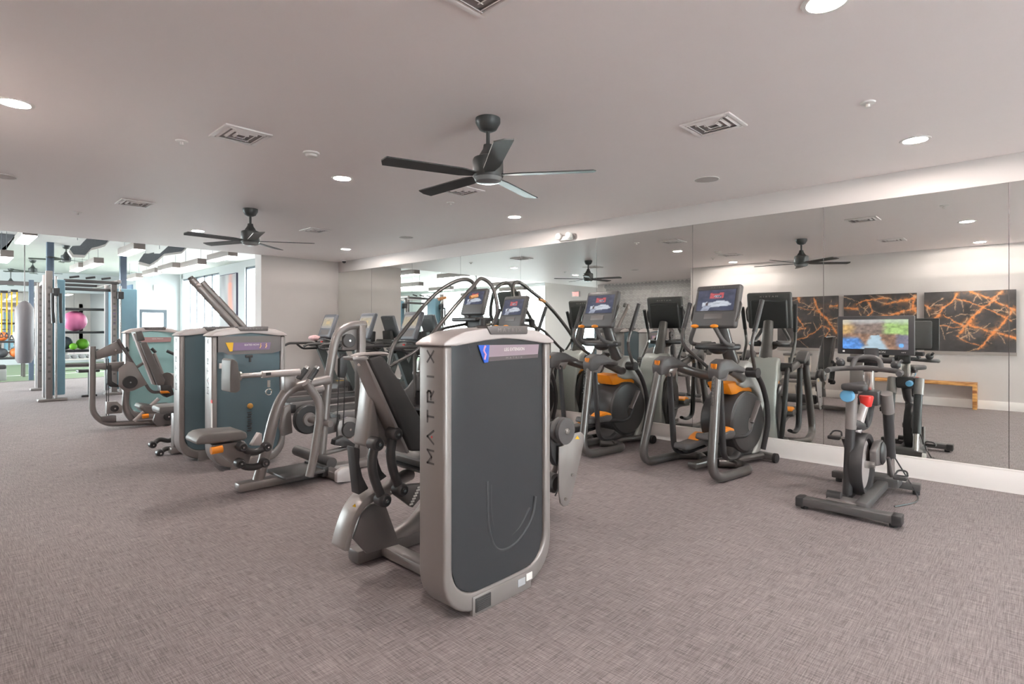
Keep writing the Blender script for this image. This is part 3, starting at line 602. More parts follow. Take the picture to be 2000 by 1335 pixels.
def placard(t, x0, x1, z0, z1, y, first, mainc, words, small=True):
    w = x1-x0; pl = part(t, 'placard', MB().prism([(x0, z1), (x1, z1-0.006), (x1-0.012, z0+0.004), (x0+w*0.07, z0)], 'Y', y-0.004, y, 0.0), mainc, 'placard with figure and title')
    part(t, 'placard_marker', MB().prism([(x0-0.008, z1), (x0+w*0.15, z1), (x0+w*0.13, z0-0.004), (x0+w*0.07, z0-0.006)], 'Y', y-0.006, y-0.001), first, under=pl)
    part(t, 'lettering', MB().text(words, (x0+w*0.56, y-0.0048, z0+(z1-z0)*0.68), (1, 0, 0), (0, 0, 1), w*0.34, (z1-z0)*0.2), OFFW, under=pl)
    return pl
# ================= leg extension in the foreground
LX = thing('leg_extension_machine', 'large silver and dark grey leg extension machine in the centre foreground', 'gym machine', (1.95, 2.4, 0))
x0, x1, yf, dep = 1.59, 2.345, 1.935, 0.19
tower(LX, x0, x1, yf, dep, SMOKD, SMOKE)
YP_ = yf-0.004
pl = placard(LX, 1.80, 2.235, 1.205, 1.285, YP_, PBLUE, LILAC, 'LEG EXTENSION')
part(LX, 'placard_stripe', MB().prism([(1.865, 1.226), (2.226, 1.228), (2.224, 1.209), (1.86, 1.206)], 'Y', YP_-0.0065, YP_-0.0035), PDARK, under=pl)
part(LX, 'lettering', MB().text('MATRIX', (2.04, YP_-0.0072, 1.217), (1, 0, 0), (0, 0, 1), 0.12, 0.01, 1.7), S, under=pl)
fg = MB().tube([(1.832, YP_-0.007, 1.275), (1.825, YP_-0.007, 1.258), (1.838, YP_-0.007, 1.24), (1.83, YP_-0.007, 1.215)], 0.005, 6).ball((1.834, YP_-0.007, 1.277), 0.006, 8); part(LX, 'figure_mark', fg, mat('figure_pink', (226, 170, 200), 0.5), under=pl)
part(LX, 'vent_plate', MB().box((1.775, yf-0.011, 0.015), (1.875, yf-0.005, 0.08), 0.002), BK, 'black ribbed vent plate')
for k in range(6): part(LX, 'vent_rib', MB().box((1.785, yf-0.014, 0.022+k*0.009), (1.865, yf-0.010, 0.026+k*0.009)), GP)
part(LX, 'data_label', MB().box((2.07, yf-0.009, 0.035), (2.125, yf-0.006, 0.072)), mat('label_grey', (176, 178, 182), 0.5)); part(LX, 'barcode_label', MB().box((2.135, yf-0.009, 0.045), (2.18, yf-0.006, 0.082)), OFFW)
part(LX, 'shroud_ridge', MB().tube(smoothp([(1.86, yf+0.0022, 0.62), (1.865, yf+0.0022, 0.42), (1.91, yf+0.0022, 0.29), (1.99, yf+0.0022, 0.255), (2.10, yf+0.0022, 0.285), (2.19, yf+0.0022, 0.37), (2.215, yf+0.0022, 0.47)]), 0.009, 8).tube(smoothp([(1.885, yf+0.0022, 0.6), (1.89, yf+0.0022, 0.44), (1.93, yf+0.0022, 0.34), (2.0, yf+0.0022, 0.31), (2.09, yf+0.0022, 0.34), (2.17, yf+0.0022, 0.42)]), 0.006, 8), mat('ridge_grey', (58, 59, 62), 0.6))
rd = MB()
for dx_ in (0.0, 0.022): rd.tube(smoothp([(1.735+dx_, yf+0.0105, 1.295), (1.755+dx_, yf+0.009, 1.24), (1.775+dx_, yf+0.0075, 1.15), (1.782+dx_, yf+0.0075, 0.95)]), [0.006]*7+[0.005]*6+[0.003]*6, 8)
part(LX, 'contour_ridge', rd, SMOKD)
# frame under and behind the tower
bs = MB().box((1.675, 2.81, 0.005), (3.05, 2.93, 0.085), 0.018); part(LX, 'base_beam', bs, SD)
part(LX, 'cross_beam', MB().box((1.83, 2.1, 0.01), (1.93, 2.85, 0.075), 0.02), S)
part(LX, 'seat_tube', MB().tube(smoothp([(1.95, 2.87, 0.06), (2.12, 2.87, 0.12), (2.26, 2.87, 0.25), (2.33, 2.87, 0.42)]), 0.055, 16), S)
Yn = 2.60
st = MB().prism(tr(Yn, [(729, 742), (743, 848), (740, 868), (714, 875)]), 'Y', Yn, Yn+0.14, 0.02, 3); part(LX, 'support_strut', st, S)
part(LX, 'strut_web', MB().prism(tr(Yn+.02, [(731, 752), (770, 838), (800, 880), (790, 885), (742, 862)]), 'Y', Yn+0.03, Yn+0.12, 0.006), SD)
part(LX, 'back_plate', MB().prism(tr(2.5, [(713, 701), (718, 703), (738, 745), (800, 882), (796, 886), (733, 752)]), 'Y', 2.50, 2.63, 0.004), S)
bp = part(LX, 'back_pad', MB().prism(tr(2.52, [(719, 703), (722, 699), (742, 692), (748, 694), (782, 744), (834, 836), (835, 868), (826, 881), (804, 881), (768, 800)]), 'Y', 2.52, 2.68, 0.02, 3), PADB)
part(LX, 'headrest_handle', MB().tube(fil([onY(686, 698, 2.54), onY(700, 692, 2.54), onY(741, 690, 2.54), onY(750, 691, 2.6)], 0.03), 0.022, 12, flat=(0.5, 1.3)), SL)
part(LX, 'handle_bracket', MB().prism(tr(2.50, [(688, 697), (715, 694), (722, 700), (712, 704), (690, 704)]), 'Y', 2.50, 2.6, 0.005), S); part(LX, 'bolt', MB().cyl(onY(701, 712, 2.585), onY(701, 712, 2.575), 0.008, 10), CHROME)
YL = 2.53
def link_arm(t, pts, r, Y, th=0.045, m=BK):
    q = [onY(a, b, Y) for a, b in pts]; b = MB(); b.tube(smoothp(q), r, 14, flat=(1, 0.9), up=(0, 1, 0)); part(t, 'link_arm', b, m)
    for e in (q[0], q[-1]): part(t, 'pivot_cap', MB().lathe([(0.0, -0.046), (0.012, -0.046), (0.014, -0.04), (0.026, -0.042), (0.034, -0.034), (0.037, -0.02), (0.037, 0.03)], (e[0], e[1], e[2]), 'Y', 20), m); part(t, 'bolt', MB().cyl((e[0], e[1]-0.05, e[2]), (e[0], e[1]-0.04, e[2]), 0.008, 10), CHROME)
link_arm(LX, [(733, 866), (727, 895), (730, 930), (747, 975)], 0.027, YL)
link_arm(LX, [(769, 846), (763, 880), (767, 915), (781, 955)], 0.027, YL)
for pg in ([(691, 873), (704, 876), (703, 905), (709, 930), (721, 954), (701, 967)], [(735, 880), (741, 905), (747, 920), (757, 930), (738, 943)]): part(LX, 'ribbed_bellows', MB().prism(tr(2.66, pg), 'Y', 2.66, 2.74, 0.008), RB, 'black ribbed bellows')
fd = MB().prism([(x, z) for x, y, z in smoothp(trY(2.66, [(736, 958), (715, 972), (697, 996), (685, 1024), (677, 1050), (671, 1076)]), 4)+smoothp(trY(2.66, [(683, 1077), (688, 1054), (695, 1026), (707, 1002), (720, 987), (738, 976)]), 4)], 'Y', 2.66, 2.80, 0.012); part(LX, 'rear_fender', fd, S); part(LX, 'warning_sticker', MB().geo([onY(688, 988, 2.655) for _ in range(1)]+[onY(694, 983, 2.655), onY(695, 990, 2.655)], [(0, 1, 2)]), YEL)
part(LX, 'fender_tube', MB().tube(smoothp([onY(735, 968, 2.75), onY(757, 955, 2.8), onY(775, 938, 2.85), onY(800, 925, 2.9)]), 0.04, 14), S)
part(LX, 'side_plate', MB().prism(tr(2.70, [(726, 984), (752, 982), (781, 1062), (717, 1081), (690, 1052), (706, 1004)]), 'Y', 2.70, 2.72, 0.004), SD)
part(LX, 'seat_pad', MB().prism([(1.93, 0.60), (1.98, 0.63), (2.15, 0.62), (2.55, 0.655), (2.62, 0.63), (2.62, 0.57), (2.5, 0.54), (2.0, 0.53)], 'Y', 2.53, 2.96, 0.025, 3), PADG); part(LX, 'seat_shell', MB().prism([(1.95, 0.535), (2.6, 0.565), (2.55, 0.50), (2.05, 0.48)], 'Y', 2.56, 2.93, 0.01), BK)
part(LX, 'seat_bracket', MB().prism(tr(2.6, [(768, 963), (785, 948), (830, 944), (835, 958), (806, 991)]), 'Y', 2.6, 2.64, 0.004), SD); sc = MB()
for k in range(7): a = onY(803+k*2.6, 984-k*5.5, 2.597); sc.box((a[0]-0.012, a[1]-0.003, a[2]-0.005), (a[0]+0.012, a[1], a[2]+0.005))
part(LX, 'adjustment_scale', sc, OFFW)
Yp = 2.36
part(LX, 'lever_plate', MB().prism(tr(Yp, [(1092, 872), (1100, 870), (1112, 858), (1119, 847), (1135, 843), (1142, 850), (1141, 862), (1135, 890), (1116, 972), (1110, 985), (1102, 989), (1095, 982), (1092, 960)]), 'Y', Yp, Yp+0.012, 0.003), S)
a = onY(1103, 841, Yp-0.03); cw = part(LX, 'cam_pulley', MB().lathe([(0.028, -0.02), (0.07, -0.022), (0.09, -0.018), (0.092, 0), (0.08, 0.02), (0.092, 0.03), (0.09, 0.055), (0.03, 0.06)], a, 'Y', 32), GP); part(LX, 'bolt', MB().lathe([(0, -0.03), (0.02, -0.028), (0.024, -0.02), (0.028, -0.005)], a, 'Y', 16), CHROME, under=cw)
part(LX, 'belt_guard', MB().prism(tr(Yp+.03, [(1078, 830), (1086, 822), (1098, 835), (1100, 870), (1094, 912), (1086, 908), (1078, 890), (1075, 860)]), 'Y', Yp+0.03, Yp+0.08, 0.012), BK)
for px, py in ((1117, 927), (1104, 974)): q = onY(px, py, Yp-0.002); part(LX, 'bolt', MB().cyl((q[0], q[1]-0.01, q[2]), (q[0], q[1]+0.01, q[2]), 0.011, 10), CHROME)
part(LX, 'warning_sticker', MB().geo([onY(1123, 857, Yp-0.003), onY(1132, 857, Yp-0.003), onY(1128, 850, Yp-0.003)], [(0, 1, 2)]), YEL)
part(LX, 'lever_frame', MB().tube(fil([(2.95, 2.87, 0.05), (3.1, 2.87, 0.3), (3.12, 2.87, 0.55)], 0.15), 0.04, 14).cyl((3.12, 2.4, 0.56), (3.12, 2.95, 0.56), 0.03, 14), S)
part(LX, 'lever_arm', MB().tube(fil([(3.12, 2.46, 0.55), (3.1, 2.5, 0.4), (3.05, 2.52, 0.28)], 0.06), 0.026, 12), S); part(LX, 'roller_pad', MB().lathe([(0.05, 2.42), (0.068, 2.435), (0.068, 2.975), (0.05, 2.99)], (3.0, 0, 0.28), 'Y', 22), PADB)
part(LX, 'cable', MB().tube([onY(1092, 950, 2.37), onY(1084, 968, 2.37)], 0.005, 6), BK)
part(LX, 'grip_handle', MB().tube(fil([(2.2, 3.02, 0.5), (2.35, 3.04, 0.55), (2.4, 3.04, 0.75)], 0.05), 0.017, 10), BK)

# ================= triceps / row machine with two back to back towers
RW = thing('seated_row_machine', 'silver seated row machine with chest pad, dark tinted front and yellow placard', 'gym machine', (2.1, 5.0, 0))
tower(RW, 1.80, 2.50, 5.6, 0.2, SMOKE, SMOKE)
placard(RW, 1.925, 2.345, 1.145, 1.225, 5.593, YEL, PURP, 'SEATED ROW')
for k, (a, b) in enumerate(((2.235, 2.275), (2.29, 2.33))): part(RW, 'figure_mark', MB().tube([(a, 5.586, 1.165), (a+0.012, 5.586, 1.185), (a+0.006, 5.586, 1.2)], 0.006, 6).ball((a+0.01, 5.586, 1.207), 0.006, 8), mat('figure_tan', (226, 190, 150), 0.5))
part(RW, 'asset_sticker', MB().box((1.865, 5.594, 0.98), (1.905, 5.612, 1.03)), OFFW)
part(RW, 'cover_band', MB().prism([(1.852, 1.285), (2.448, 1.285), (2.448, 1.13), (2.36, 1.11), (1.94, 1.11), (1.90, 1.135), (1.852, 1.135)], 'Y', 5.594, 5.612), SD)
part(RW, 'weight_pin', MB().cyl((2.14, 5.585, 0.6), (2.14, 5.66, 0.6), 0.022, 14).ball((2.14, 5.58, 0.6), 0.028, 14), mat('pin_amber', (176, 130, 60), 0.35), 'amber weight selector pin'); cb = MB()
cb.tube([(2.14, 5.60, 1.09), (2.14, 5.60, 0.6)], 0.004, 6)
for k in range(9): cb.torus((2.135+0.006*(k % 2), 5.585, 0.36+k*0.022), 0.016, 0.005, 'Z', 10, 6)
part(RW, 'coiled_lanyard', cb, BK); part(RW, 'cable_stop', MB().box((2.10, 5.585, 1.075), (2.17, 5.61, 1.1), 0.005).box((2.135, 5.585, 1.03), (2.155, 5.605, 1.08), 0.004), BK)
part(RW, 'side_decal', MB().box((1.798, 5.58, 0.43), (1.80, 5.62, 0.66)), OFFW, 'white instruction strip'); part(RW, 'decal_tip', MB().box((1.797, 5.58, 0.66), (1.80, 5.62, 0.69)), RED)
Yc = 4.8
part(RW, 'base_beam', MB().box((1.73, 4.74, 0.005), (3.0, 4.86, 0.08), 0.02), S)
part(RW, 'cross_beam', MB().box((2.45, 4.42, 0.01), (2.55, 4.82, 0.08), 0.012), S); part(RW, 'beam_end_cap', MB().prism([(2.42, 0.02), (2.42, 0.11), (2.48, 0.14), (2.58, 0.13), (2.6, 0.05), (2.55, 0.005)], 'Y', 4.40, 4.45, 0.006), SL)
pp = trY(Yc, [(502, 944), (513, 905), (524, 860), (536, 812), (552, 775), (574, 757), (604, 749), (642, 741)]); part(RW, 'seat_post', MB().tube(smoothp(pp), 0.045, 16), S)
part(RW, 'seat_post', MB().tube(smoothp([(x+0.02, y+0.16, z) for x, y, z in trY(Yc, [(520, 935), (535, 880), (546, 830), (558, 785), (572, 762), (590, 754)])]), 0.035, 14), S)
part(RW, 'front_leg', MB().tube(smoothp(trY(4.55, [(604, 930), (611, 900), (619, 850), (624, 810), (621, 782), (607, 760), (597, 748)])), 0.035, 14), S)
part(RW, 'foot_roller', MB().tube([onX(580, 879, 2.55), onX(648, 904, 2.55)], 0.052, 18), GP)
part(RW, 'foot_plate', MB().box((2.05, 4.6, 0.07), (2.42, 5.0, 0.1), 0.012), GP); part(RW, 'foot_plate_edge', MB().box((2.40, 4.62, 0.03), (2.46, 4.98, 0.12), 0.01), BK)
cl = trY(4.95, [(624, 925), (631, 850), (637, 780), (641, 742), (648, 700), (654, 668), (662, 649), (680, 637), (700, 634), (713, 634)]); part(RW, 'column_tube', MB().tube(smoothp(cl), 0.042, 16), S)
q = onY(705, 640, 4.95); part(RW, 'rear_column', MB().box((q[0]-0.045, 4.9, 0.02), (q[0]+0.03, 5.0, 1.39), 0.01), S)
q = onY(683, 664, 4.93); part(RW, 'pulley_plate', MB().box((q[0]-0.07, 4.95, q[2]-0.1), (q[0]+0.12, 4.965, q[2]+0.12), 0.005), S)
def pulley(t, px, py, Y, r, m=GP):
    q = onY(px, py, Y); w = part(t, 'pulley', MB().lathe([(0.012, -0.02), (r*0.95, -0.02), (r, -0.016), (r*0.92, 0), (r, 0.016), (r*0.95, 0.02), (0.012, 0.02)], q, 'Y', 26), m); part(t, 'bolt', MB().cyl((q[0], q[1]-0.03, q[2]), (q[0], q[1]+0.02, q[2]), 0.011, 10), CHROME, under=w); return q
qa = pulley(RW, 681, 665, 4.92, 0.068); qb = pulley(RW, 682, 838, 4.92, 0.078); part(RW, 'pulley_guard', MB().prism(tr(4.9, [(662, 835), (666, 822), (684, 815), (700, 817), (702, 838), (690, 856), (665, 862)]), 'Y', 4.93, 4.97, 0.006), S); part(RW, 'cable_block', MB().prism(tr(4.9, [(652, 858), (668, 850), (690, 866), (688, 874), (650, 868)]), 'Y', 4.86, 4.95, 0.006), BK)
for a, b, c, d in ((664, 690, 657, 862), (675, 690, 671, 830)): part(RW, 'cable', MB().tube([onY(a, b, 4.92), onY(c, d, 4.92)], 0.006, 6), BK)
part(RW, 'floating_pulley', MB().prism(tr(4.93, [(661, 700), (672, 690), (676, 720), (672, 738), (660, 736)]), 'Y', 4.9, 4.95, 0.008), BK)
q = onY(601, 818, 5.05); cw = part(RW, 'cam_wheel', MB().lathe([(0.05, -0.03), (0.13, -0.03), (0.14, -0.02), (0.14, 0.02), (0.13, 0.03), (0.05, 0.03)], q, 'Y', 30), BK); part(RW, 'hub', MB().lathe([(0.0, -0.05), (0.06, -0.05), (0.068, -0.035), (0.068, 0.0)], q, 'Y', 24), S, under=cw); part(RW, 'axle', MB().cyl((q[0], q[1]-0.03, q[2]), (q[0]+0.05, q[1]-0.35, q[2]-0.01), 0.03, 14), S, under=cw)
part(RW, 'cam_plate', MB().prism(tr(5.2, [(556, 795), (568, 790), (572, 845), (553, 852), (548, 835)]), 'Y', 5.2, 5.26, 0.008), S)
part(RW, 'floor_rail', MB().tube(smoothp(trY(4.95, [(628, 932), (660, 926), (690, 915), (706, 900), (716, 870), (718, 846)])), 0.03, 12), S); part(RW, 'upper_rail', MB().tube(trY(4.95, [(634, 884), (700, 868)]), 0.026, 12), S)
part(RW, 'shelf_plate', MB().prism(tr(4.96, [(636, 818), (662, 815), (664, 842), (640, 848)]), 'Y', 4.97, 5.0, 0.004), SD)
# seat
sp = part(RW, 'seat_pad', MB().prism(tr(4.62, [(384, 869), (384, 862), (390, 853), (398, 848), (412, 845), (474, 841), (483, 845), (484, 855), (478, 859), (414, 866)]), 'Y', 4.62, 4.9, 0.015, 3), PADG)
part(RW, 'seat_plate', MB().prism(tr(4.68, [(414, 869), (478, 861), (492, 885), (486, 905), (455, 905), (438, 890), (426, 872)]), 'Y', 4.68, 4.82, 0.008), S); part(RW, 'adjust_knob', MB().tube([onY(412, 880, 4.62), onY(434, 876, 4.62)], 0.03, 12), OR, 'orange seat adjustment handle')
link_arm(RW, [(472, 872), (484, 880), (502, 881), (520, 872)], 0.03, 4.6); link_arm(RW, [(468, 904), (480, 911), (500, 911), (516, 903)], 0.03, 4.6)
part(RW, 'seat_lock', MB().prism(tr(4.64, [(491, 870), (506, 845), (512, 846), (512, 870)]), 'Y', 4.64, 4.7, 0.005), SL)
part(RW, 'chest_pad', MB().prism(tr(4.66, [(451, 703), (456, 700), (465, 707), (470, 745), (470, 762), (462, 767), (450, 766), (450, 740)]), 'Y', 4.66, 4.87, 0.02, 3), PADG)
part(RW, 'pad_arm', MB().tube([onY(466, 734, 4.76), onY(514, 731, 4.76)], 0.022, 12).cyl(onY(466, 734, 4.76), onY(470, 734, 4.76), 0.04, 14), CHROME); part(RW, 'pad_sleeve', MB().tube([onY(511, 731, 4.76), onY(585, 726, 4.76)], 0.03, 14), SL)
part(RW, 'sleeve_mark', MB().box((onY(525, 730, 4.72)[0]-0.02, 4.722, onY(525, 730, 4.72)[2]-0.012), (onY(525, 730, 4.72)[0]+0.02, 4.73, onY(525, 730, 4.72)[2]+0.012)), BK)
part(RW, 'sleeve_post', MB().prism(tr(4.78, [(554, 735), (575, 733), (575, 764), (554, 768)]), 'Y', 4.76, 4.84, 0.006), S)
q = onY(525, 742, 4.74); part(RW, 'pop_pin', MB().cyl(q, (q[0], q[1], q[2]-0.06), 0.013, 10).torus((q[0], q[1], q[2]-0.1), 0.025, 0.005, 'Y'), CHROME)
for a, b, c, d, Y in ((583, 740, 601, 716, 4.9), (605, 740, 621, 716, 4.65)): p0 = Vector(onY(a, b, Y)); p1 = Vector(onY(c, d, Y)); k = p0+(p1-p0)*0.82; part(RW, 'grip', MB().tube([p0, k], 0.027, 14), BK); part(RW, 'grip_end', MB().tube([k, p1], 0.026, 14), CHROME)
part(RW, 'handle_arm', MB().tube(fil([onY(583, 741, 4.9), onY(578, 752, 4.9), onY(600, 752, 4.9), onY(641, 745, 4.95)], 0.05), 0.028, 12).tube(fil([onY(605, 741, 4.65), onY(600, 751, 4.65), onY(600, 757, 4.7)], 0.04), 0.024, 12).tube(trY(4.75, [(602, 764), (631, 757)]), 0.03, 12), S)

# ================= pulldown machine behind
PD2 = thing('lat_pulldown_machine', 'silver pulldown machine with a raised double boom, back to back with the row machine', 'gym machine', (2.05, 6.5, 0))
tower(PD2, 1.70, 2.40, 6.22, 0.2, SMOKE, SMOKE)
for Y, o in ((6.42, 0), (6.58, 16)): part(PD2, 'boom_tube', MB().tube([onY(461+o, 640, Y), onY(374+o*1.25, 545+o*0.4, Y)], 0.037, 16), S)
part(PD2, 'boom_socket', MB().box((2.1, 6.3, 1.27), (2.6, 6.7, 1.38), 0.02), SD); part(PD2, 'boom_tip', MB().tube([onY(380, 552, 6.5), onY(371, 541, 6.5)], 0.03, 12), SD); part(PD2, 'tip_knob', MB().ball(onY(388, 556, 6.38), 0.025), SL)
part(PD2, 'base_beam', MB().box((1.75, 6.7, 0.01), (2.6, 6.82, 0.08), 0.015), S); link_arm(PD2, [(298, 868), (312, 858), (330, 860), (346, 852)], 0.028, 7.0); link_arm(PD2, [(312, 884), (324, 876), (338, 876), (348, 880)], 0.028, 6.8)
part(PD2, 'column', MB().box((2.2, 6.7, 0.05), (2.3, 6.82, 1.3), 0.01), S); part(PD2, 'seat_pad', MB().box((1.62, 6.62, 0.46), (2.0, 6.92, 0.54), 0.03), PADG); part(PD2, 'seat_post', MB().box((1.78, 6.72, 0.08), (1.88, 6.82, 0.46), 0.01), S)

# ================= press machine at the far left
LP = thing('leg_press_machine', 'silver leg press machine with reclined narrow back pad at far left of the row', 'gym machine', (2.0, 9.1, 0))
tower(LP, 1.93, 2.62, 9.62, 0.2, TEALSM, TEALSM, word=True)
placard(LP, 2.1, 2.52, 1.145, 1.225, 9.612, mat('placard_rose', (176, 140, 140), 0.5), MATS['placard_rose'], 'LEG PRESS')
Y9 = 9.0
part(LP, 'frame_tube', MB().tube(fil(trY(Y9, [(181, 676), (180, 806), (206, 828), (305, 824)]), 0.3, 8), 0.036, 14), S)
part(LP, 'arm_plate', MB().prism(tr(Y9, [(186, 686), (231, 664), (240, 688), (188, 702)]), 'Y', Y9-0.02, Y9+0.02, 0.005), S); q = onY(226, 684, Y9-0.03); part(LP, 'bolt', MB().ball(q, 0.02, 10), CHROME)
part(LP, 'press_bar', MB().tube(fil(trY(Y9-.04, [(230, 662), (291, 760), (299, 766), (314, 765)]), 0.08), 0.02, 10), SD)
part(LP, 'cross_box', MB().prism(tr(9.1, [(176, 710), (242, 706), (242, 726), (176, 719)]), 'Y', 9.08, 9.16, 0.006), S); part(LP, 'pulley_stack', MB().prism(tr(Y9, [(208, 714), (217, 712), (218, 744), (232, 752), (232, 756), (214, 755), (208, 749)]), 'Y', Y9-0.03, Y9+0.05, 0.01), BK)
part(LP, 'cam_plate', MB().prism(tr(8.94, [(232, 720), (250, 705), (262, 708), (288, 750), (262, 762), (246, 766), (232, 754)]), 'Y', 8.94, 8.96, 0.004), S); pulley(LP, 254, 746, 8.92, 0.085, BK)
part(LP, 'lower_post', MB().tube(smoothp(trY(9.05, [(247, 760), (245, 790), (250, 808), (262, 822)])), 0.042, 14), S)
part(LP, 'pulley_box', MB().prism(tr(Y9, [(207, 784), (228, 783), (238, 792), (238, 806), (207, 808)]), 'Y', Y9-0.03, Y9+0.06, 0.008), S); pulley(LP, 224, 797, Y9-0.05, 0.045, BK)
part(LP, 'foot_block', MB().prism(tr(Y9, [(198, 812), (225, 810), (226, 823), (198, 822)]), 'Y', Y9-0.06, Y9+0.06, 0.01), SD)
for a in (208, 212): part(LP, 'cable', MB().tube([onY(a, 700, Y9), onY(a, 812, Y9)], 0.005, 6), BK)
part(LP, 'headrest', MB().prism(tr(8.95, [(264, 648), (277, 645), (284, 664), (269, 667)]), 'Y', 8.95, 9.2, 0.012), PADG); part(LP, 'back_pad', MB().prism(tr(8.95, [(273, 669), (286, 667), (322, 742), (320, 752), (306, 752)]), 'Y', 8.93, 9.25, 0.015), PADG); part(LP, 'back_rail', MB().prism(tr(9.0, [(259, 652), (264, 650), (304, 752), (297, 750)]), 'Y', 8.98, 9.04, 0.005), SL)
part(LP, 'rear_strut', MB().tube(trY(9.25, [(300, 690), (325, 752)]), 0.03, 12).tube(trY(9.05, [(262, 720), (284, 706)]), 0.02, 10), S)

for g_ in ([(246, 678), (250, 686)], [(296, 680), (304, 688)], [(326, 685), (342, 692)]): part(LP, 'grip', MB().tube(trY(9.3, g_), 0.022, 10), BK)
part(LP, 'hip_roller', MB().tube([onY(325, 742, 9.0), onY(352, 745, 9.2)], 0.11, 18), S); part(LP, 'seat_hinge', MB().prism(tr(8.95, [(312, 752), (334, 752), (340, 770), (325, 776), (314, 768)]), 'Y', 8.93, 9.1, 0.01), BK); part(LP, 'yellow_lever', MB().prism(tr(8.9, [(313, 763), (328, 763), (332, 767), (314, 768)]), 'Y', 8.88, 8.92, 0.003), OR)
part(LP, 'seat_pad', MB().prism(tr(8.9, [(272, 796), (276, 789), (290, 790), (302, 792), (320, 790), (338, 789), (344, 798), (316, 800), (306, 806), (284, 807)]), 'Y', 8.85, 9.2, 0.015), PADG); part(LP, 'orange_knob', MB().tube(trY(8.85, [(278, 813), (290, 811)]), 0.03, 10), OR); part(LP, 'lever', MB().tube(trY(8.9, [(262, 822), (282, 803), (310, 778)]), 0.025, 10), SL)
part(LP, 'link_plate', MB().prism(tr(8.8, [(303, 808), (344, 798), (348, 840), (320, 841), (308, 834), (299, 822)]), 'Y', 8.8, 8.84, 0.006), SD)
for px, py in ((329, 813), (325, 836)): pulley(LP, px, py, 8.78, 0.055, BK)
# ------------------------------------------------------------------ screens
def V(x, y, s=1): return float(fbm(np.array(x), np.array(y), s))
def ski_fn(u, v):
    n = V(u*9, v*9, 3); c = np.array((62, 68, 90.0))*(0.8+0.4*n)
    if v > 0.55: c = c*0.9+np.array((26, 22, 20))*n
    sk = 0.47+0.06*(V(u*5, 2, 8)-0.45)*4-0.5*abs(u-0.5)**1.5
    if 0.15 < u < 0.92 and 0.16+0.18*abs(u-0.45) < v < sk: k = 0.55+0.75*V(u*6+3*v, v*16, 12); c = np.array((204, 210, 220.0))*min(1.1, k)
    if 0.33 < u < 0.70 and 0.60 < v < 0.86-0.03*V(u*6, 1, 4):
        c = np.array((186, 84, 88.0))*(0.7+0.6*V(u*20, v*20, 5))
        if 0.45 < u < 0.64 and 0.63 < v < 0.74: c = np.array((80, 84, 104.0)) if V(u*40, v*30, 6) > 0.42 else np.array((200, 196, 205.0))
    if abs(u-0.26-0.12*(v-0.2)) < 0.03 and 0.12 < v < 0.42: c = np.array((76, 62, 66.0))
    if v < 0.24 and abs(u-0.22-0.3*v) < 0.10: c = np.array((150, 156, 172.0))*(0.6+0.7*V(u*14, v*14, 9))
    return tuple(np.clip(c, 0, 255))
def trail_fn(u, v):
    n = V(u*7, v*7, 21); n2 = V(u*22, v*16, 22); wob = 0.16*(n-0.47)+0.06*(n2-0.47); U, W = u+wob, v+0.16*(V(u*6+4, v*6, 23)-0.47)
    top = max(0, min(1, (W-0.46)/0.08)); g = max(0, min(1, (U-0.60)/0.10)); l = max(0, min(1, (0.22-U)/0.15))
    up = np.array((128, 112, 104.0))*(1-g)+np.array((150, 180, 110.0))*g; up = up*(1-l)+np.array((196, 160, 104.0))*l; up = up*(0.7+0.7*n2)
    wv = max(0, min(1, (W-0.82)/0.1)); up = up*(1-0.6*wv)+np.array((206, 214, 216))*0.6*wv
    dn = np.array((138, 108, 90.0))*(0.6+0.9*n2); b = max(0, min(1, (0.40-U-0.3*W)/0.08))*max(0, min(1, (0.42-W)/0.1)); dn = dn*(1-b)+np.array((84, 136, 204.0))*(0.6+0.9*n2)*b
    pth = max(0, 1-abs(U-0.52)/(0.06+0.5*max(0, 0.46-W)*0.8)); pth = min(1, 2.2*pth)*(1 if W < 0.48 else 0); dn = dn*(1-pth)+np.array((178, 202, 216.0))*(0.85+0.25*n)*pth
    r = max(0, min(1, (U-0.82)/0.05)); dn = dn*(1-0.5*r)+np.array((110, 130, 180.0))*0.5*r
    c = dn*(1-top)+up*top
    if math.hypot(u-0.9, (v-0.13)*0.6) < 0.04: c = np.array((110, 180, 240.0))
    return tuple(np.clip(c, 0, 255))
def amber_fn(u, v):
    n = V(u*8, v*6, 31); c = np.array((196, 184, 160.0))*(0.8+0.35*n)
    if v < 0.18 or v > 0.86: c = np.array((176, 172, 168.0))
    if abs(u-0.55) < 0.2 and abs(v-0.5) < 0.15: c = np.array((222, 196, 146.0))
    return tuple(np.clip(c, 0, 255))
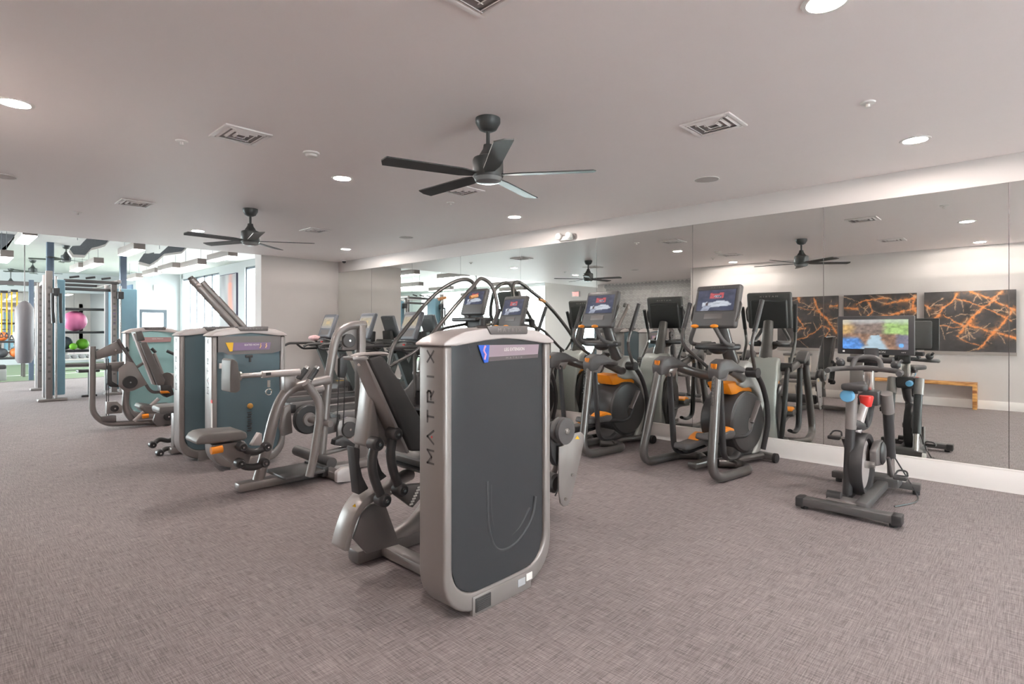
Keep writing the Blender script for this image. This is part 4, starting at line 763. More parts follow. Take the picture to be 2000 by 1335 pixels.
# ------------------------------------------------------------------ ellipticals (local: +x forward, origin under the rear of the machine)
def elliptical():
    t = thing('elliptical_trainer', '', 'elliptical', (0, 0, 0), 'elliptical trainers facing the mirror')
    for s in (-1, 1):
        part(t, 'rear_hoop', MB().tube(fil([(0.23, s*0.315, 1.0), (0.02, s*0.385, 0.045), (0.66, s*0.385, 0.042), (0.78, s*0.22, 0.042), (0.62, s*0.08, 0.05)], [0, 0.2, 0.13, 0.13, 0], 8), 0.042, 16), CH)
        wd = MB()
        part(t, 'shoulder_cap', MB().prism([(0.18, 0.90), (0.165, 0.99), (0.2, 1.055), (0.28, 1.085), (0.40, 1.075), (0.50, 1.03), (0.62, 0.99), (0.60, 0.94), (0.46, 0.965), (0.33, 0.965), (0.29, 0.91)], 'Y', s*0.31-0.062, s*0.31+0.062, 0.022, 3), GP)
        st = MB()
        for k in range(4): st.box((0.168+0.002*k, s*0.31-0.03+k*0.016, 1.0), (0.185, s*0.31-0.022+k*0.016, 1.045))
        part(t, 'orange_flash', st, OR)
        part(t, 'side_arm', MB().tube(smoothp([(0.45, s*0.30, 0.985), (0.66, s*0.26, 0.92), (0.85, s*0.18, 0.87), (1.02, s*0.1, 0.86)]), [0.05]*19, 14, flat=(0.95, 0.75)), CH)
        part(t, 'pivot_bracket', MB().prism([(0.28, 0.96), (0.44, 0.965), (0.38, 0.88), (0.30, 0.885)], 'Y', s*0.28-0.03, s*0.28+0.03, 0.006), S); part(t, 'bolt', MB().cyl((0.31, s*0.25-0.06*0, 0.92), (0.31, s*0.32, 0.92), 0.014, 10), CHROME)
        lo = 0.10 if s > 0 else 0.13
        part(t, 'swing_link', MB().tube(fil([(0.33, s*0.275, 0.92), (0.40, s*0.27, lo+0.02), (0.62, s*0.25, lo), (0.72, s*0.22, lo+0.03)], [0, 0.17, 0.1, 0], 7), 0.028, 12, flat=(1.15, 0.75), up=(0, 1, 0)), BK)
        zp = 0.19 if s > 0 else 0.33; xp = 0.34 if s > 0 else 0.20
        pb = MB(); bmv = [(xp, -0.0), (xp+0.02, 0.055), (xp+0.10, 0.045), (xp+0.25, 0.05), (xp+0.36, 0.075), (xp+0.44, 0.07), (xp+0.46, 0.03), (xp+0.4, -0.01), (xp+0.08, -0.02)]
        mt = Matrix.Translation((xp+0.22, s*0.17, zp)) @ Matrix.Rotation(-0.06*s, 4, 'Y') @ Matrix.Translation((-xp-0.22, 0, 0))
        pb.prism(bmv, 'Y', -0.075, 0.075, 0.018, 3); pb.v = [tuple(mt @ Vector(v)) for v in pb.v]; pd = part(t, 'pedal', pb, GP)
        oc = MB().prism([(xp+0.22, 0.05), (xp+0.28, 0.085), (xp+0.36, 0.105), (xp+0.44, 0.085), (xp+0.45, 0.06)], 'Y', -0.066, 0.066, 0.012, 3); oc.v = [tuple(mt @ Vector(v)) for v in oc.v]; part(t, 'toe_cup', oc, OR, under=pd)
        part(t, 'pedal_arm', MB().tube(smoothp([(xp+0.1, s*0.17, zp-0.04), (xp+0.45, s*0.17, zp-0.02), (0.95, s*0.17, 0.30), (1.08, s*0.16, 0.42)]), 0.028, 12, flat=(1.3, 0.8), up=(0, 1, 0)), BK)
        # drive discs
        part(t, 'drive_disc', MB().lathe([(0.0, 0.0), (0.20, 0.0), (0.285, 0.012), (0.30, 0.03), (0.30, 0.05)][::1], (1.0, s*0.165, 0.42), 'Y', 40).__class__().lathe([(0.30, 0.05 if s < 0 else -0.05), (0.30, 0.02 if s < 0 else -0.02), (0.285, 0.005 if s < 0 else -0.005), (0.20, -0.004 if s < 0 else 0.004), (0.0, -0.006 if s < 0 else 0.006)], (1.0, s*0.185, 0.42), 'Y', 40), mat('disc_grey', (70, 69, 69), 0.35, 0.2) if 'disc_grey' not in MATS else MATS['disc_grey'])
        ov = MB().lathe([(0.001, 0.0), (0.05, 0.0)], (0, 0, 0), 'Y', 24); ov.v = [(1.0+a*0.75, s*0.194, 0.40+c*1.3) for a, b, c in ov.v]; part(t, 'oval_badge', ov, SL)
        part(t, 'crank_arm', MB().tube([(1.0, s*0.2, 0.42), (1.14, s*0.2, 0.62)] if s < 0 else [(1.0, s*0.2, 0.42), (0.86, s*0.2, 0.25)], 0.03, 12, flat=(1.2, 0.6), up=(0, 1, 0)), SD)
        part(t, 'stabilizer_foot', MB().cyl((1.27, s*0.30, 0.045), (1.27, s*0.33, 0.045), 0.05, 14), RB)
        # long curved handle links in front of the discs
        part(t, 'handle_link', MB().tube(smoothp([(1.02, s*0.24, 0.92), (1.15, s*0.24, 0.78), (1.24, s*0.24, 0.58), (1.27, s*0.23, 0.36), (1.24, s*0.2, 0.12)]), 0.024, 10, flat=(1, 1.1)), BK)
        part(t, 'pivot_boss', MB().cyl((1.0, s*0.16, 0.92), (1.0, s*0.28, 0.92), 0.05, 16), BK)
        hp = [(1.0, s*0.25, 0.92), (0.60, s*0.29, 1.17), (0.56, s*0.30, 1.27), (0.72, s*0.31, 1.62)] if s > 0 else [(1.0, s*0.25, 0.92), (0.88, s*0.28, 1.12), (0.86, s*0.29, 1.22), (1.02, s*0.31, 1.64)]
        hd = fil(hp, 0.09, 7); part(t, 'moving_handle', MB().tube(hd, 0.018, 12), CHROME if False else CH); part(t, 'handle_grip', MB().tube([hd[-2], hd[-1]] if False else [tuple(Vector(hd[-1])+(Vector(hp[-2])-Vector(hp[-1]))*0.75), hd[-1]], 0.023, 12), BK)
        part(t, 'static_grip', MB().tube(fil([(0.85, s*0.1, 1.2), (0.68, s*0.2, 1.19), (0.54, s*0.19, 1.22), (0.51, s*0.11, 1.375)], 0.07, 6), 0.021, 12), GP); part(t, 'grip_button', MB().ball((0.507, s*0.107, 1.382), 0.032, 14, (1.2, 1.2, 0.6)), OR)
        part(t, 'screen_handle', MB().tube(fil([(0.75, s*0.2, 1.66), (0.73, s*0.262, 1.6), (0.67, s*0.262, 1.45), (0.65, s*0.2, 1.40)], 0.05), 0.01, 8), CH)
    part(t, 'front_shell', MB().prism([(0.86, 0.80), (0.95, 0.97), (1.05, 1.04), (1.18, 0.97), (1.29, 0.80), (1.345, 0.58), (1.35, 0.35), (1.32, 0.14), (1.26, 0.07), (1.12, 0.07), (1.2, 0.18), (1.31, 0.42), (1.26, 0.66), (1.12, 0.76), (0.98, 0.76)], 'Y', -0.165, 0.165, 0.03, 3), mat('shell_silver', (182, 184, 180), 0.35, 0.2))
    part(t, 'drive_housing', MB().prism(arc2(1.0, 0.42, 0.31, 0, 360, 28)[:-1], 'Y', -0.165, 0.165, 0.01), BK)
    part(t, 'orange_housing', MB().prism([(0.72, 0.82), (1.02, 0.84), (1.2, 0.78), (1.16, 0.66), (0.98, 0.70), (0.8, 0.70)], 'Y', -0.12, 0.12, 0.02), OR)
    part(t, 'mast', MB().tube([(1.10, 0, 0.85), (0.92, 0, 1.15), (0.80, 0, 1.44)], [0.085, 0.065, 0.055], 16), CH)
    part(t, 'tray', MB().prism([(0.58, -0.10), (0.62, -0.19), (0.76, -0.23), (0.91, -0.15), (0.93, 0), (0.91, 0.15), (0.76, 0.23), (0.62, 0.19), (0.58, 0.10)], 'Z', 1.15, 1.205, 0.02, 3), BK); part(t, 'speaker_pod', MB().ball((0.74, 0, 1.15), 0.09, 16, (1, 1, 0.55)), BK)
    mt = Matrix.Translation((0.72, 0, 1.57)) @ Matrix.Rotation(math.radians(16), 4, 'Y')
    cb = MB().box((-0.035, -0.245, -0.215), (0.035, 0.245, 0.225), 0.025, seg=3); cb.v = [tuple(mt @ Vector(v)) for v in cb.v]; co = part(t, 'console', cb, GP)
    bk = MB().box((0.03, -0.2, -0.2), (0.075, 0.2, 0.15), 0.03, seg=3); bk.v = [tuple(mt @ Vector(v)) for v in bk.v]; part(t, 'console_back', bk, BK, under=co)
    lt = MB().text('MATRIX', mt @ Vector((0.0365, 0, 0.185)), mt.to_3x3() @ Vector((0, 1, 0)), mt.to_3x3() @ Vector((0, 0, 1)), 0.2, 0.018, 1.6); part(t, 'lettering', lt, SL, under=co)
    lt = MB().text('MATRIX', mt @ Vector((-0.0365, 0, 0.197)), mt.to_3x3() @ Vector((0, -1, 0)), mt.to_3x3() @ Vector((0, 0, 1)), 0.15, 0.012, 1.6); part(t, 'lettering', lt, S, under=co)
    q = [mt @ Vector((-0.0362, a, b)) for a, b in ((0.205, -0.045), (-0.205, -0.045), (-0.205, 0.17), (0.205, 0.17))]; o = picture('screen', q, 44, 26, ski_fn, SCREEN, t, co)
    fr = MB().box((-0.039, -0.215, -0.055), (-0.0345, 0.215, 0.18), 0.004); fr.v = [tuple(mt @ Vector(v)) for v in fr.v]; fr2 = fr
    part(t, 'screen_bezel', MB().geo([tuple(mt @ Vector((-0.0358, a, b))) for a, b in ((0.216, -0.056), (-0.216, -0.056), (-0.216, 0.18), (0.216, 0.18))], [(0, 1, 2, 3)]), BK, under=co)
    kp = MB().box((-0.041, -0.1, -0.13), (-0.035, 0.1, -0.075), 0.004); kp.v = [tuple(mt @ Vector(v)) for v in kp.v]; part(t, 'key_panel', kp, SD, under=co)
    part(t, 'base_rail', MB().box((0.3, -0.05, 0.03), (1.28, 0.05, 0.085), 0.015), CH); part(t, 'front_stabilizer', MB().box((1.22, -0.31, 0.02), (1.32, 0.31, 0.085), 0.02), CH)
    for s in (-1, 1): part(t, 'base_fork', MB().tube(fil([(0.70, s*0.2, 0.05), (0.9, s*0.17, 0.07), (1.22, s*0.2, 0.06)], 0.15), 0.03, 12), CH)
    part(t, 'lower_shell', MB().prism([(0.78, 0.06), (0.8, 0.2), (1.0, 0.16), (1.3, 0.2), (1.31, 0.07)], 'Y', -0.14, 0.14, 0.02), GP)
    lt = MB(); ax = Vector((-0.21, -0.07, -0.955)).normalized()
    for k, ch in enumerate('MATRIX'): p = Vector((0.135, -0.348, 0.70))+ax*(-0.042*k); stroke_letter(lt, ch, p+Vector((-0.0445, 0.0, 0)), -ax, (0, 1, 0), 0.028, 0.024, 0.006)
    part(t, 'lettering', lt, BK, 'black letters up the hoop'); return t
el = elliptical(); RZ = math.radians(-9.0)
el.location = (4.68, 2.42, 0); el.rotation_euler = (0, 0, RZ); el['label'] = 'grey and orange elliptical trainer nearest the spin bike, most fully seen'
dup(el, (4.66, 3.79, 0), 'grey and orange elliptical trainer just right of the leg extension tower', RZ)
dup(el, (4.64, 5.17, 0), 'grey and orange elliptical trainer mostly hidden behind the leg extension tower', RZ)

# ------------------------------------------------------------------ spin bike
BX = thing('spin_bike', 'black spin bike with big landscape screen, red brake knob and blue knobs', 'exercise bike', (5.05, 1.0, 0)); yb = 0.985
part(BX, 'rear_bar', MB().box((4.50, 0.665, 0.03), (4.60, 1.315, 0.085), 0.008), GP); part(BX, 'front_bar', MB().box((5.52, 0.68, 0.035), (5.60, 1.32, 0.09), 0.008), GP)
part(BX, 'bar_end', MB().box((4.495, 0.655, 0.02), (4.605, 0.715, 0.09), 0.008), BK); part(BX, 'bar_end', MB().box((4.495, 1.265, 0.02), (4.605, 1.32, 0.09), 0.008), BK)
for x in (4.55, 5.56):
    for y in (0.71, 1.27): part(BX, 'foot', MB().cyl((x, y, 0.0), (x, y, 0.035), 0.025, 12), RB)
part(BX, 'center_beam', MB().box((4.58, 0.87, 0.05), (5.54, 0.95, 0.115), 0.015), GP); part(BX, 'side_beam', MB().box((4.62, 1.03, 0.04), (5.52, 1.08, 0.09), 0.01), GP)
part(BX, 'base_plate', MB().box((4.58, 0.92, 0.085), (4.72, 1.13, 0.10), 0.004), S); part(BX, 'rear_pivot', MB().cyl((4.66, 1.05, 0.105), (4.66, 1.14, 0.105), 0.04, 14), BK); part(BX, 'front_base', MB().box((5.36, 0.80, 0.06), (5.56, 1.18, 0.14), 0.02), GP)
part(BX, 'wheel', MB().cyl((5.57, 0.78, 0.10), (5.57, 0.81, 0.10), 0.035, 14), OFFW)
fw = part(BX, 'flywheel', MB().lathe([(0.04, -0.012), (0.19, -0.012), (0.2, -0.035), (0.235, -0.042), (0.24, -0.03), (0.24, 0.03), (0.235, 0.042), (0.2, 0.035), (0.19, 0.012), (0.04, 0.012)], (4.98, yb-0.01, 0.31), 'Y', 40), BK); part(BX, 'flywheel_plate', MB().lathe([(0.03, -0.016), (0.185, -0.014)], (4.98, yb-0.01, 0.31), 'Y', 36), SL, under=fw)
part(BX, 'wheel_hub', MB().cyl((4.98, yb-0.09, 0.31), (4.98, yb+0.07, 0.31), 0.03, 14), CHROME, under=fw)
part(BX, 'drive_cover', MB().prism([(5.0, 0.30), (5.2, 0.27), (5.32, 0.33), (5.34, 0.40), (5.26, 0.47), (5.12, 0.47), (5.0, 0.42)], 'Y', yb-0.10, yb-0.05, 0.015), SD); part(BX, 'crank_disc', MB().lathe([(0.0, -0.12), (0.07, -0.12), (0.09, -0.108), (0.09, -0.10)], (5.2, yb, 0.37), 'Y', 28), BK)
for y, lab in ((1.10, 0), (0.87, 1)):
    part(BX, 'lift_leg', MB().cyl((5.46, y, 0.3), (5.34, y, 0.72), 0.038, 16), BK); part(BX, 'leg_piston', MB().cyl((5.5, y, 0.12), (5.45, y, 0.31), 0.028, 14), CHROME); part(BX, 'leg_sleeve', MB().cyl((5.35, y, 0.68), (5.28, y, 0.84), 0.045, 16), S)
part(BX, 'main_frame', MB().tube(fil([(4.82, yb+0.03, 0.64), (4.98, yb, 0.60), (5.15, yb, 0.60), (5.3, yb, 0.76)], 0.08), 0.038, 14), BK); part(BX, 'seat_tube', MB().tube([(4.80, yb+0.055, 0.10), (4.81, yb+0.035, 0.62)], 0.034, 14), BK)
part(BX, 'down_tube', MB().tube([(4.93, yb+0.02, 0.56), (5.0, yb-0.025, 0.79)], 0.03, 14), SL, 'pale tube with printed strip')
part(BX, 'seat_sleeve', MB().tube([(4.81, yb+0.035, 0.60), (4.80, yb+0.025, 0.84)], 0.038, 14), S); part(BX, 'seat_post', MB().tube([(4.80, yb+0.02, 0.82), (4.79, yb+0.0, 0.90)], 0.026, 12), CHROME); part(BX, 'seat_clamp', MB().box((4.72, yb-0.035, 0.875), (4.9, yb+0.035, 0.905), 0.01), BK)
sd = MB(); prof = [(4.62, 0.075), (4.66, 0.085), (4.74, 0.07), (4.82, 0.045), (4.92, 0.028), (4.97, 0.02)]
sd.prism([(a, yb-0.02+w_) for a, w_ in prof]+[(a, yb-0.02-w_) for a, w_ in prof[::-1]], 'Z', 0.905, 0.955, 0.018, 3); part(BX, 'saddle', sd, PADB)
q = onX(1656, 772, 4.72); part(BX, 'seat_knob', MB().lathe([(0.0, -0.05), (0.04, -0.048), (0.047, -0.03), (0.047, 0.0), (0.02, 0.01)], (q[0], q[1], q[2]), 'X', 22), BLUE, 'pale blue knob on the seat post'); part(BX, 'knob_collar', MB().lathe([(0.035, 0.0), (0.035, 0.08)], q, 'X', 16), GP)
part(BX, 'handle_knob', MB().lathe([(0.0, 0.11), (0.026, 0.11), (0.03, 0.09), (0.03, 0.02)], (5.36, yb-0.05, 0.80), 'X', 18), BLUE, 'pale blue knob on the handlebar post')
q = onX(1692, 783, 5.0); part(BX, 'brake_knob', MB().lathe([(0.0, 0.045), (0.046, 0.042), (0.05, 0.03), (0.034, -0.04), (0.015, -0.045)], q, 'Z', 18), RED, 'red brake and resistance knob'); part(BX, 'brake_rod', MB().cyl((q[0], q[1], q[2]-0.2), q, 0.014, 10), BK)
part(BX, 'handlebar_post', MB().box((5.22, yb-0.035, 0.78), (5.30, yb+0.035, 1.05), 0.012), CHROME); part(BX, 'head_block', MB().box((5.18, yb-0.08, 0.74), (5.34, yb+0.08, 0.86), 0.02), BK)
hb = MB(); X_ = 5.12
hb.tube(fil([(5.0, yb+0.24, 1.02), (5.08, yb+0.245, 1.025), (5.17, yb+0.2, 1.03), (5.18, yb, 1.045), (5.17, yb-0.2, 1.03), (5.08, yb-0.245, 1.025), (5.0, yb-0.24, 1.02)], 0.06), 0.021, 14); part(BX, 'handlebar', hb, GP)
part(BX, 'aero_loop', MB().tube(fil([(5.17, yb+0.1, 1.045), (5.2, yb+0.085, 1.12), (5.22, yb, 1.135), (5.2, yb-0.085, 1.12), (5.17, yb-0.1, 1.045)], 0.07), 0.019, 12), GP)
for s in (-1, 1): part(BX, 'shift_lever', MB().ball((5.2, yb+s*0.19, 1.075), 0.035, 14).tube([(5.2, yb+s*0.19, 1.07), (5.24, yb+s*0.225, 1.11)], 0.012, 8), BK)
part(BX, 'screen_mount', MB().box((5.26, yb-0.16, 1.08), (5.36, yb+0.16, 1.125), 0.01).box((5.33, yb-0.05, 1.0), (5.39, yb+0.05, 1.2), 0.01), BK)
mo = part(BX, 'monitor', MB().box((5.36, 0.695, 1.145), (5.395, 1.235, 1.465), 0.008), BK); part(BX, 'monitor_back', MB().box((5.39, 0.75, 1.16), (5.43, 1.18, 1.44), 0.015), GP, under=mo)
picture('screen', [(5.3585, 1.195, 1.19), (5.3585, 0.735, 1.19), (5.3585, 0.735, 1.435), (5.3585, 1.195, 1.435)], 84, 48, trail_fn, SCREEN, BX, mo)
part(BX, 'lettering', MB().text('FREEMOTION', (5.3585, 0.965, 1.169), (0, -1, 0), (0, 0, 1), 0.15, 0.017), OFFW, under=mo); part(BX, 'small_mark', MB().box((5.358, 1.18, 1.162), (5.3605, 1.195, 1.176)), OFFW, under=mo); part(BX, 'lettering', MB().text('NFT', (5.3585, 0.765, 1.168), (0, -1, 0), (0, 0, 1), 0.03, 0.007), OFFW, under=mo)
for s, z, x in ((1, 0.47, 5.10), (-1, 0.18, 5.28)):
    part(BX, 'crank_arm', MB().tube([(5.2, yb+s*0.14, 0.34), (x, yb+s*0.15, z)], 0.014, 10), SD); c0 = (x, yb+s*0.21, z)
    part(BX, 'pedal', MB().box((x-0.045, c0[1]-0.045, z-0.014), (x+0.045, c0[1]+0.045, z+0.014), 0.008).tube(fil([(x+0.04, c0[1]-0.04, z+0.012), (x+0.09, c0[1]-0.03, z+0.04), (x+0.09, c0[1]+0.03, z+0.04), (x+0.04, c0[1]+0.04, z+0.012)], 0.03), 0.007, 8), BK); part(BX, 'pedal_axle', MB().cyl((x, yb+s*0.14, z), c0, 0.01, 8), CHROME)
part(BX, 'power_cable', MB().tube(smoothp([(5.45, 0.84, 0.3), (5.52, 0.78, 0.16), (5.5, 0.70, 0.02), (5.3, 0.68, 0.006), (5.05, 0.78, 0.006)]), 0.006, 6), BK)

# ------------------------------------------------------------------ treadmills (local: +x forward, origin under the console)
def treadmill():
    t = thing('treadmill', '', 'treadmill', (0, 0, 0), 'treadmills facing the mirror')
    part(t, 'deck', MB().box((-1.55, -0.32, 0.10), (0.1, 0.32, 0.17), 0.015), GP); part(t, 'belt', MB().box((-1.53, -0.25, 0.168), (0.05, 0.25, 0.178), 0.004), RB)
    for s in (-1, 1): part(t, 'side_rail', MB().box((-1.56, s*0.37-0.055, 0.07), (0.2, s*0.37+0.055, 0.19), 0.02), SD)
    part(t, 'motor_hood', MB().prism([(-0.05, 0.15), (0.0, 0.27), (0.12, 0.31), (0.4, 0.30), (0.52, 0.22), (0.52, 0.05), (-0.05, 0.05)], 'Y', -0.40, 0.40, 0.03, 3), GP)
    for k in range(7): part(t, 'louver', MB().box((0.1+k*0.05, -0.408, 0.10), (0.125+k*0.05, -0.398, 0.22), 0.003), BK)
    part(t, 'hood_sticker', MB().box((0.1, -0.2, 0.308), (0.25, -0.1, 0.312)), YEL)
    for s in (-1, 1):
        part(t, 'upright', MB().tube([(0.40, s*0.40, 0.12), (0.02, s*0.39, 0.98)], [0.085, 0.075], 4, flat=(1, 0.5)), mat('treadmill_slate', (96, 102, 102), 0.45, 0.1) if 'treadmill_slate' not in MATS else MATS['treadmill_slate'])
        part(t, 'handrail', MB().tube(fil([(0.05, s*0.39, 1.0), (-0.15, s*0.40, 1.06), (-0.62, s*0.40, 1.06), (-0.70, s*0.40, 1.02)], 0.06), 0.024, 12), GP)
        part(t, 'rail_brace', MB().tube(fil([(0.0, s*0.385, 0.95), (-0.35, s*0.385, 0.95), (-0.46, s*0.39, 1.04)], 0.05), 0.02, 10), BK)
        part(t, 'rear_roller_cap', MB().box((-1.6, s*0.37-0.06, 0.03), (-1.5, s*0.37+0.06, 0.17), 0.02), BK)
    part(t, 'dash', MB().prism([(-0.22, 0.99), (-0.25, 1.02), (-0.05, 1.09), (0.12, 1.12), (0.15, 1.02), (0.0, 0.96)], 'Y', -0.38, 0.38, 0.02), GP)
    part(t, 'grab_bar', MB().tube(fil([(-0.05, -0.36, 1.08), (-0.22, -0.25, 1.15), (-0.22, 0.25, 1.15), (-0.05, 0.36, 1.08)], 0.1), 0.018, 10), BK)
    mt = Matrix.Translation((0.0, 0, 1.42)) @ Matrix.Rotation(math.radians(20), 4, 'Y')
    cb = MB().box((-0.03, -0.24, -0.27), (0.045, 0.24, 0.22), 0.03, seg=3); cb.v = [tuple(mt @ Vector(v)) for v in cb.v]; co = part(t, 'console', cb, mat('console_slate', (104, 106, 112), 0.45) if 'console_slate' not in MATS else MATS['console_slate'])
    q = [mt @ Vector((-0.0312, a, b)) for a, b in ((0.19, -0.08), (-0.19, -0.08), (-0.19, 0.15), (0.19, 0.15))]; picture('screen', q, 30, 18, amber_fn, DIM, t, co)
    part(t, 'key_panel', MB().geo([tuple(mt @ Vector((-0.031, a, b))) for a, b in ((0.16, -0.22), (-0.16, -0.22), (-0.17, -0.11), (0.17, -0.11))], [(0, 1, 2, 3)]), SD, under=co)
    lt = MB().text('MATRIX', mt @ Vector((0.046, 0, 0.16)), mt.to_3x3() @ Vector((0, 1, 0)), mt.to_3x3() @ Vector((0, 0, 1)), 0.2, 0.02, 1.6); part(t, 'lettering', lt, SL, under=co)
    part(t, 'console_neck', MB().prism([(0.0, 1.08), (0.1, 1.08), (0.12, 1.3), (0.03, 1.3)], 'Y', -0.15, 0.15, 0.02), BK)
    part(t, 'safety_key', MB().box((-0.16, -0.02, 1.075), (-0.13, 0.02, 1.1), 0.005), RED); return t
tm = treadmill(); tm.location = (5.42, 10.2, 0); tm['label'] = 'dark grey treadmill nearest the back wall'
dup(tm, (5.42, 8.82, 0), 'dark grey treadmill in the middle of the three'); dup(tm, (5.42, 7.45, 0), 'dark grey treadmill next to the stair climber')
t = single('towel', MB().ball((5.15, 10.25, 1.165), 0.11, 14, (1, 1.2, 0.5)), mat('towel_pink', (214, 176, 176), 0.9, 0, 0.3, 20), 'small crumpled pale towel on the farthest treadmill dash', 'towel', (5.15, 10.25, 1.1))

# ------------------------------------------------------------------ stair climber
CL = thing('stair_climber', 'charcoal stair climber with tall arched hoop handrails', 'stair climber', (5.2, 6.25, 0)); yc = 6.25
for s in (-1, 1):
    ar = 0.04 if s > 0 else -0.05; hoop = smoothp([(4.42, yc+s*0.36, 0.80), (4.50, yc+s*0.36, 1.10), (4.70, yc+s*0.36, 1.34), (5.15, yc+s*0.31, 1.78+ar), (5.50, yc+s*0.22, 2.02+ar), (5.74, yc+s*0.15, 2.11), (5.93, yc+s*0.20, 1.98), (5.93, yc+s*0.30, 1.62), (5.82, yc+s*0.30, 1.40)]); part(CL, 'hoop_rail', MB().tube(hoop, 0.029, 12), CH)
    part(CL, 'side_rail', MB().tube(fil([(4.42, yc+s*0.34, 0.82), (4.85, yc+s*0.34, 1.0), (5.35, yc+s*0.33, 1.35), (5.8, yc+s*0.3, 1.42)], 0.12), 0.022, 12), CH)
    part(CL, 'rail_post', MB().tube([(4.86, yc+s*0.34, 0.35), (4.86, yc+s*0.34, 1.0)], 0.025, 10), CH)
    part(CL, 'orange_grip', MB().tube([(5.32, yc+s*0.36, 1.80), (5.46, yc+s*0.36, 1.83)], 0.025, 10), mat('grip_copper', (196, 140, 92), 0.5) if 'grip_copper' not in MATS else MATS['grip_copper'])
    part(CL, 'side_shroud', MB().prism([(4.55, 0.05), (4.5, 0.35), (4.75, 0.5), (5.1, 0.85), (5.45, 1.15), (5.85, 1.2), (5.95, 0.9), (5.95, 0.05)], 'Y', yc+s*0.36-0.03, yc+s*0.36+0.03, 0.015), GP)
    part(CL, 'foot', MB().box((4.5, yc+s*0.36-0.05, 0.0), (4.65, yc+s*0.36+0.05, 0.05), 0.01), RB)
for k in range(4): part(CL, 'step', MB().box((4.62+k*0.24, yc-0.3, 0.22+k*0.2), (4.88+k*0.24, yc+0.3, 0.25+k*0.2), 0.008), RB); part(CL, 'riser', MB().box((4.86+k*0.24, yc-0.3, 0.22+k*0.2), (4.88+k*0.24, yc+0.3, 0.45+k*0.2)), BK)
part(CL, 'front_column', MB().box((5.72, yc-0.16, 0.1), (5.95, yc+0.16, 1.5), 0.04), GP)
mt = Matrix.Translation((5.74, yc, 1.76)) @ Matrix.Rotation(math.radians(18), 4, 'Y')
cb = MB().box((-0.03, -0.245, -0.21), (0.05, 0.245, 0.21), 0.025, seg=3); cb.v = [tuple(mt @ Vector(v)) for v in cb.v]; co = part(CL, 'console', cb, GP)
picture('screen', [mt @ Vector((-0.0312, a, b)) for a, b in ((0.2, -0.05), (-0.2, -0.05), (-0.2, 0.16), (0.2, 0.16))], 44, 26, ski_fn, SCREEN, CL, co); part(CL, 'cup_holder', MB().cyl((5.6, yc-0.32, 1.38), (5.6, yc-0.32, 1.5), 0.05, 16), BK)
part(CL, 'console_tray', MB().box((5.5, yc-0.28, 1.46), (5.85, yc+0.28, 1.52), 0.02), BK)
# ------------------------------------------------------------------ studio: cable station, racks, balls, bag
TEAL = mat('teal_shroud', (122, 160, 176), 0.35, 0, 0.1)
FT = thing('cable_station', 'silver four post cable station with teal towers and pull up bars at far left', 'cable machine', (2.0, 14.2, 0)); yF = 13.25
def ft_tower(xa, xb, y0, y1, z1, m=TEAL):
    part(FT, 'tower_shroud', MB().box((xa+0.06, y0+0.05, 0.1), (xb-0.02, y1-0.02, z1-0.15), 0.02), m); part(FT, 'post', MB().box((xa, y0, 0.03), (xa+0.10, y0+0.09, z1), 0.01), S); part(FT, 'post', MB().box((xa, y1-0.08, 0.03), (xa+0.08, y1, z1-0.05), 0.01), SL)
    for k in range(14): part(FT, 'scale_mark', MB().box((xa+0.03, y0-0.004, 0.4+k*0.13), (xa+0.07, y0+0.002, 0.44+k*0.13)), SD)
    part(FT, 'base_foot', MB().box((xa-0.12, y0-0.08, 0.0), (xb, y0+0.12, 0.05), 0.015), S); part(FT, 'guide_rail', MB().cyl((xa+0.14, y0-0.05, 0.05), (xa+0.14, y0-0.05, z1-0.1), 0.022, 12), CHROME)
    part(FT, 'pulley_carriage', MB().box((xa+0.09, y0-0.12, 1.95), (xa+0.19, y0+0.02, 2.1), 0.01), BK)
ft_tower(1.43, 1.74, yF, yF+0.5, 2.42); ft_tower(2.50, 2.98, yF+0.4, yF+1.1, 2.32); ft_tower(1.56, 1.9, yF+2.5, yF+2.95, 2.35)
lt = MB()
for k, ch in enumerate('MATRIX'): lt.text(ch, (2.555, yF+0.396, 1.45+0.07*k), (0, 0, 1), (-1, 0, 0), 0.012 if ch == 'I' else 0.04, 0.05)
part(FT, 'lettering', lt, mat('letter_violet', (116, 96, 150), 0.5))
for y, z in ((yF+0.2, 2.24), (yF+0.5, 2.1), (yF+2.2, 2.28)): part(FT, 'crossbar', MB().box((1.72, y, z), (2.6, y+0.07, z+0.06), 0.012), GP)
for k in range(3): part(FT, 'pull_up_grip', MB().tube([(1.8+0.25*k, yF+0.2, 2.33), (1.95+0.25*k, yF+0.2, 2.36)], 0.02, 10), BK)
part(FT, 'top_beam', MB().prism([(1.46, yF+0.2), (1.54, yF+0.2), (1.68, yF+2.7), (1.60, yF+2.7)], 'Z', 2.26, 2.33, 0.01), S); part(FT, 'top_beam', MB().box((2.56, yF+0.2, 2.26), (2.63, yF+2.7, 2.33), 0.01), S)
for dx in (0.02, 0.22): part(FT, 'rope_handle', MB().tube(fil([(1.50+dx*0.55, yF-0.14, 2.0), (1.50+dx*0.55, yF-0.15, 1.7), (1.51+dx*0.55, yF-0.15, 1.45)], 0.1), 0.028, 10), BK)
part(FT, 'side_seat', MB().box((1.95, yF+0.3, 0.48), (2.3, yF+0.6, 0.53), 0.02).cyl((2.15, yF+0.45, 0.03), (2.15, yF+0.45, 0.48), 0.03, 10).box((2.0, yF+0.3, 0.0), (2.25, yF+0.36, 0.04), 0.01), BK)
part(FT, 'lower_bar', MB().cyl((1.66, yF+0.3, 0.64), (2.5, yF+0.4, 0.62), 0.035, 12), SD)
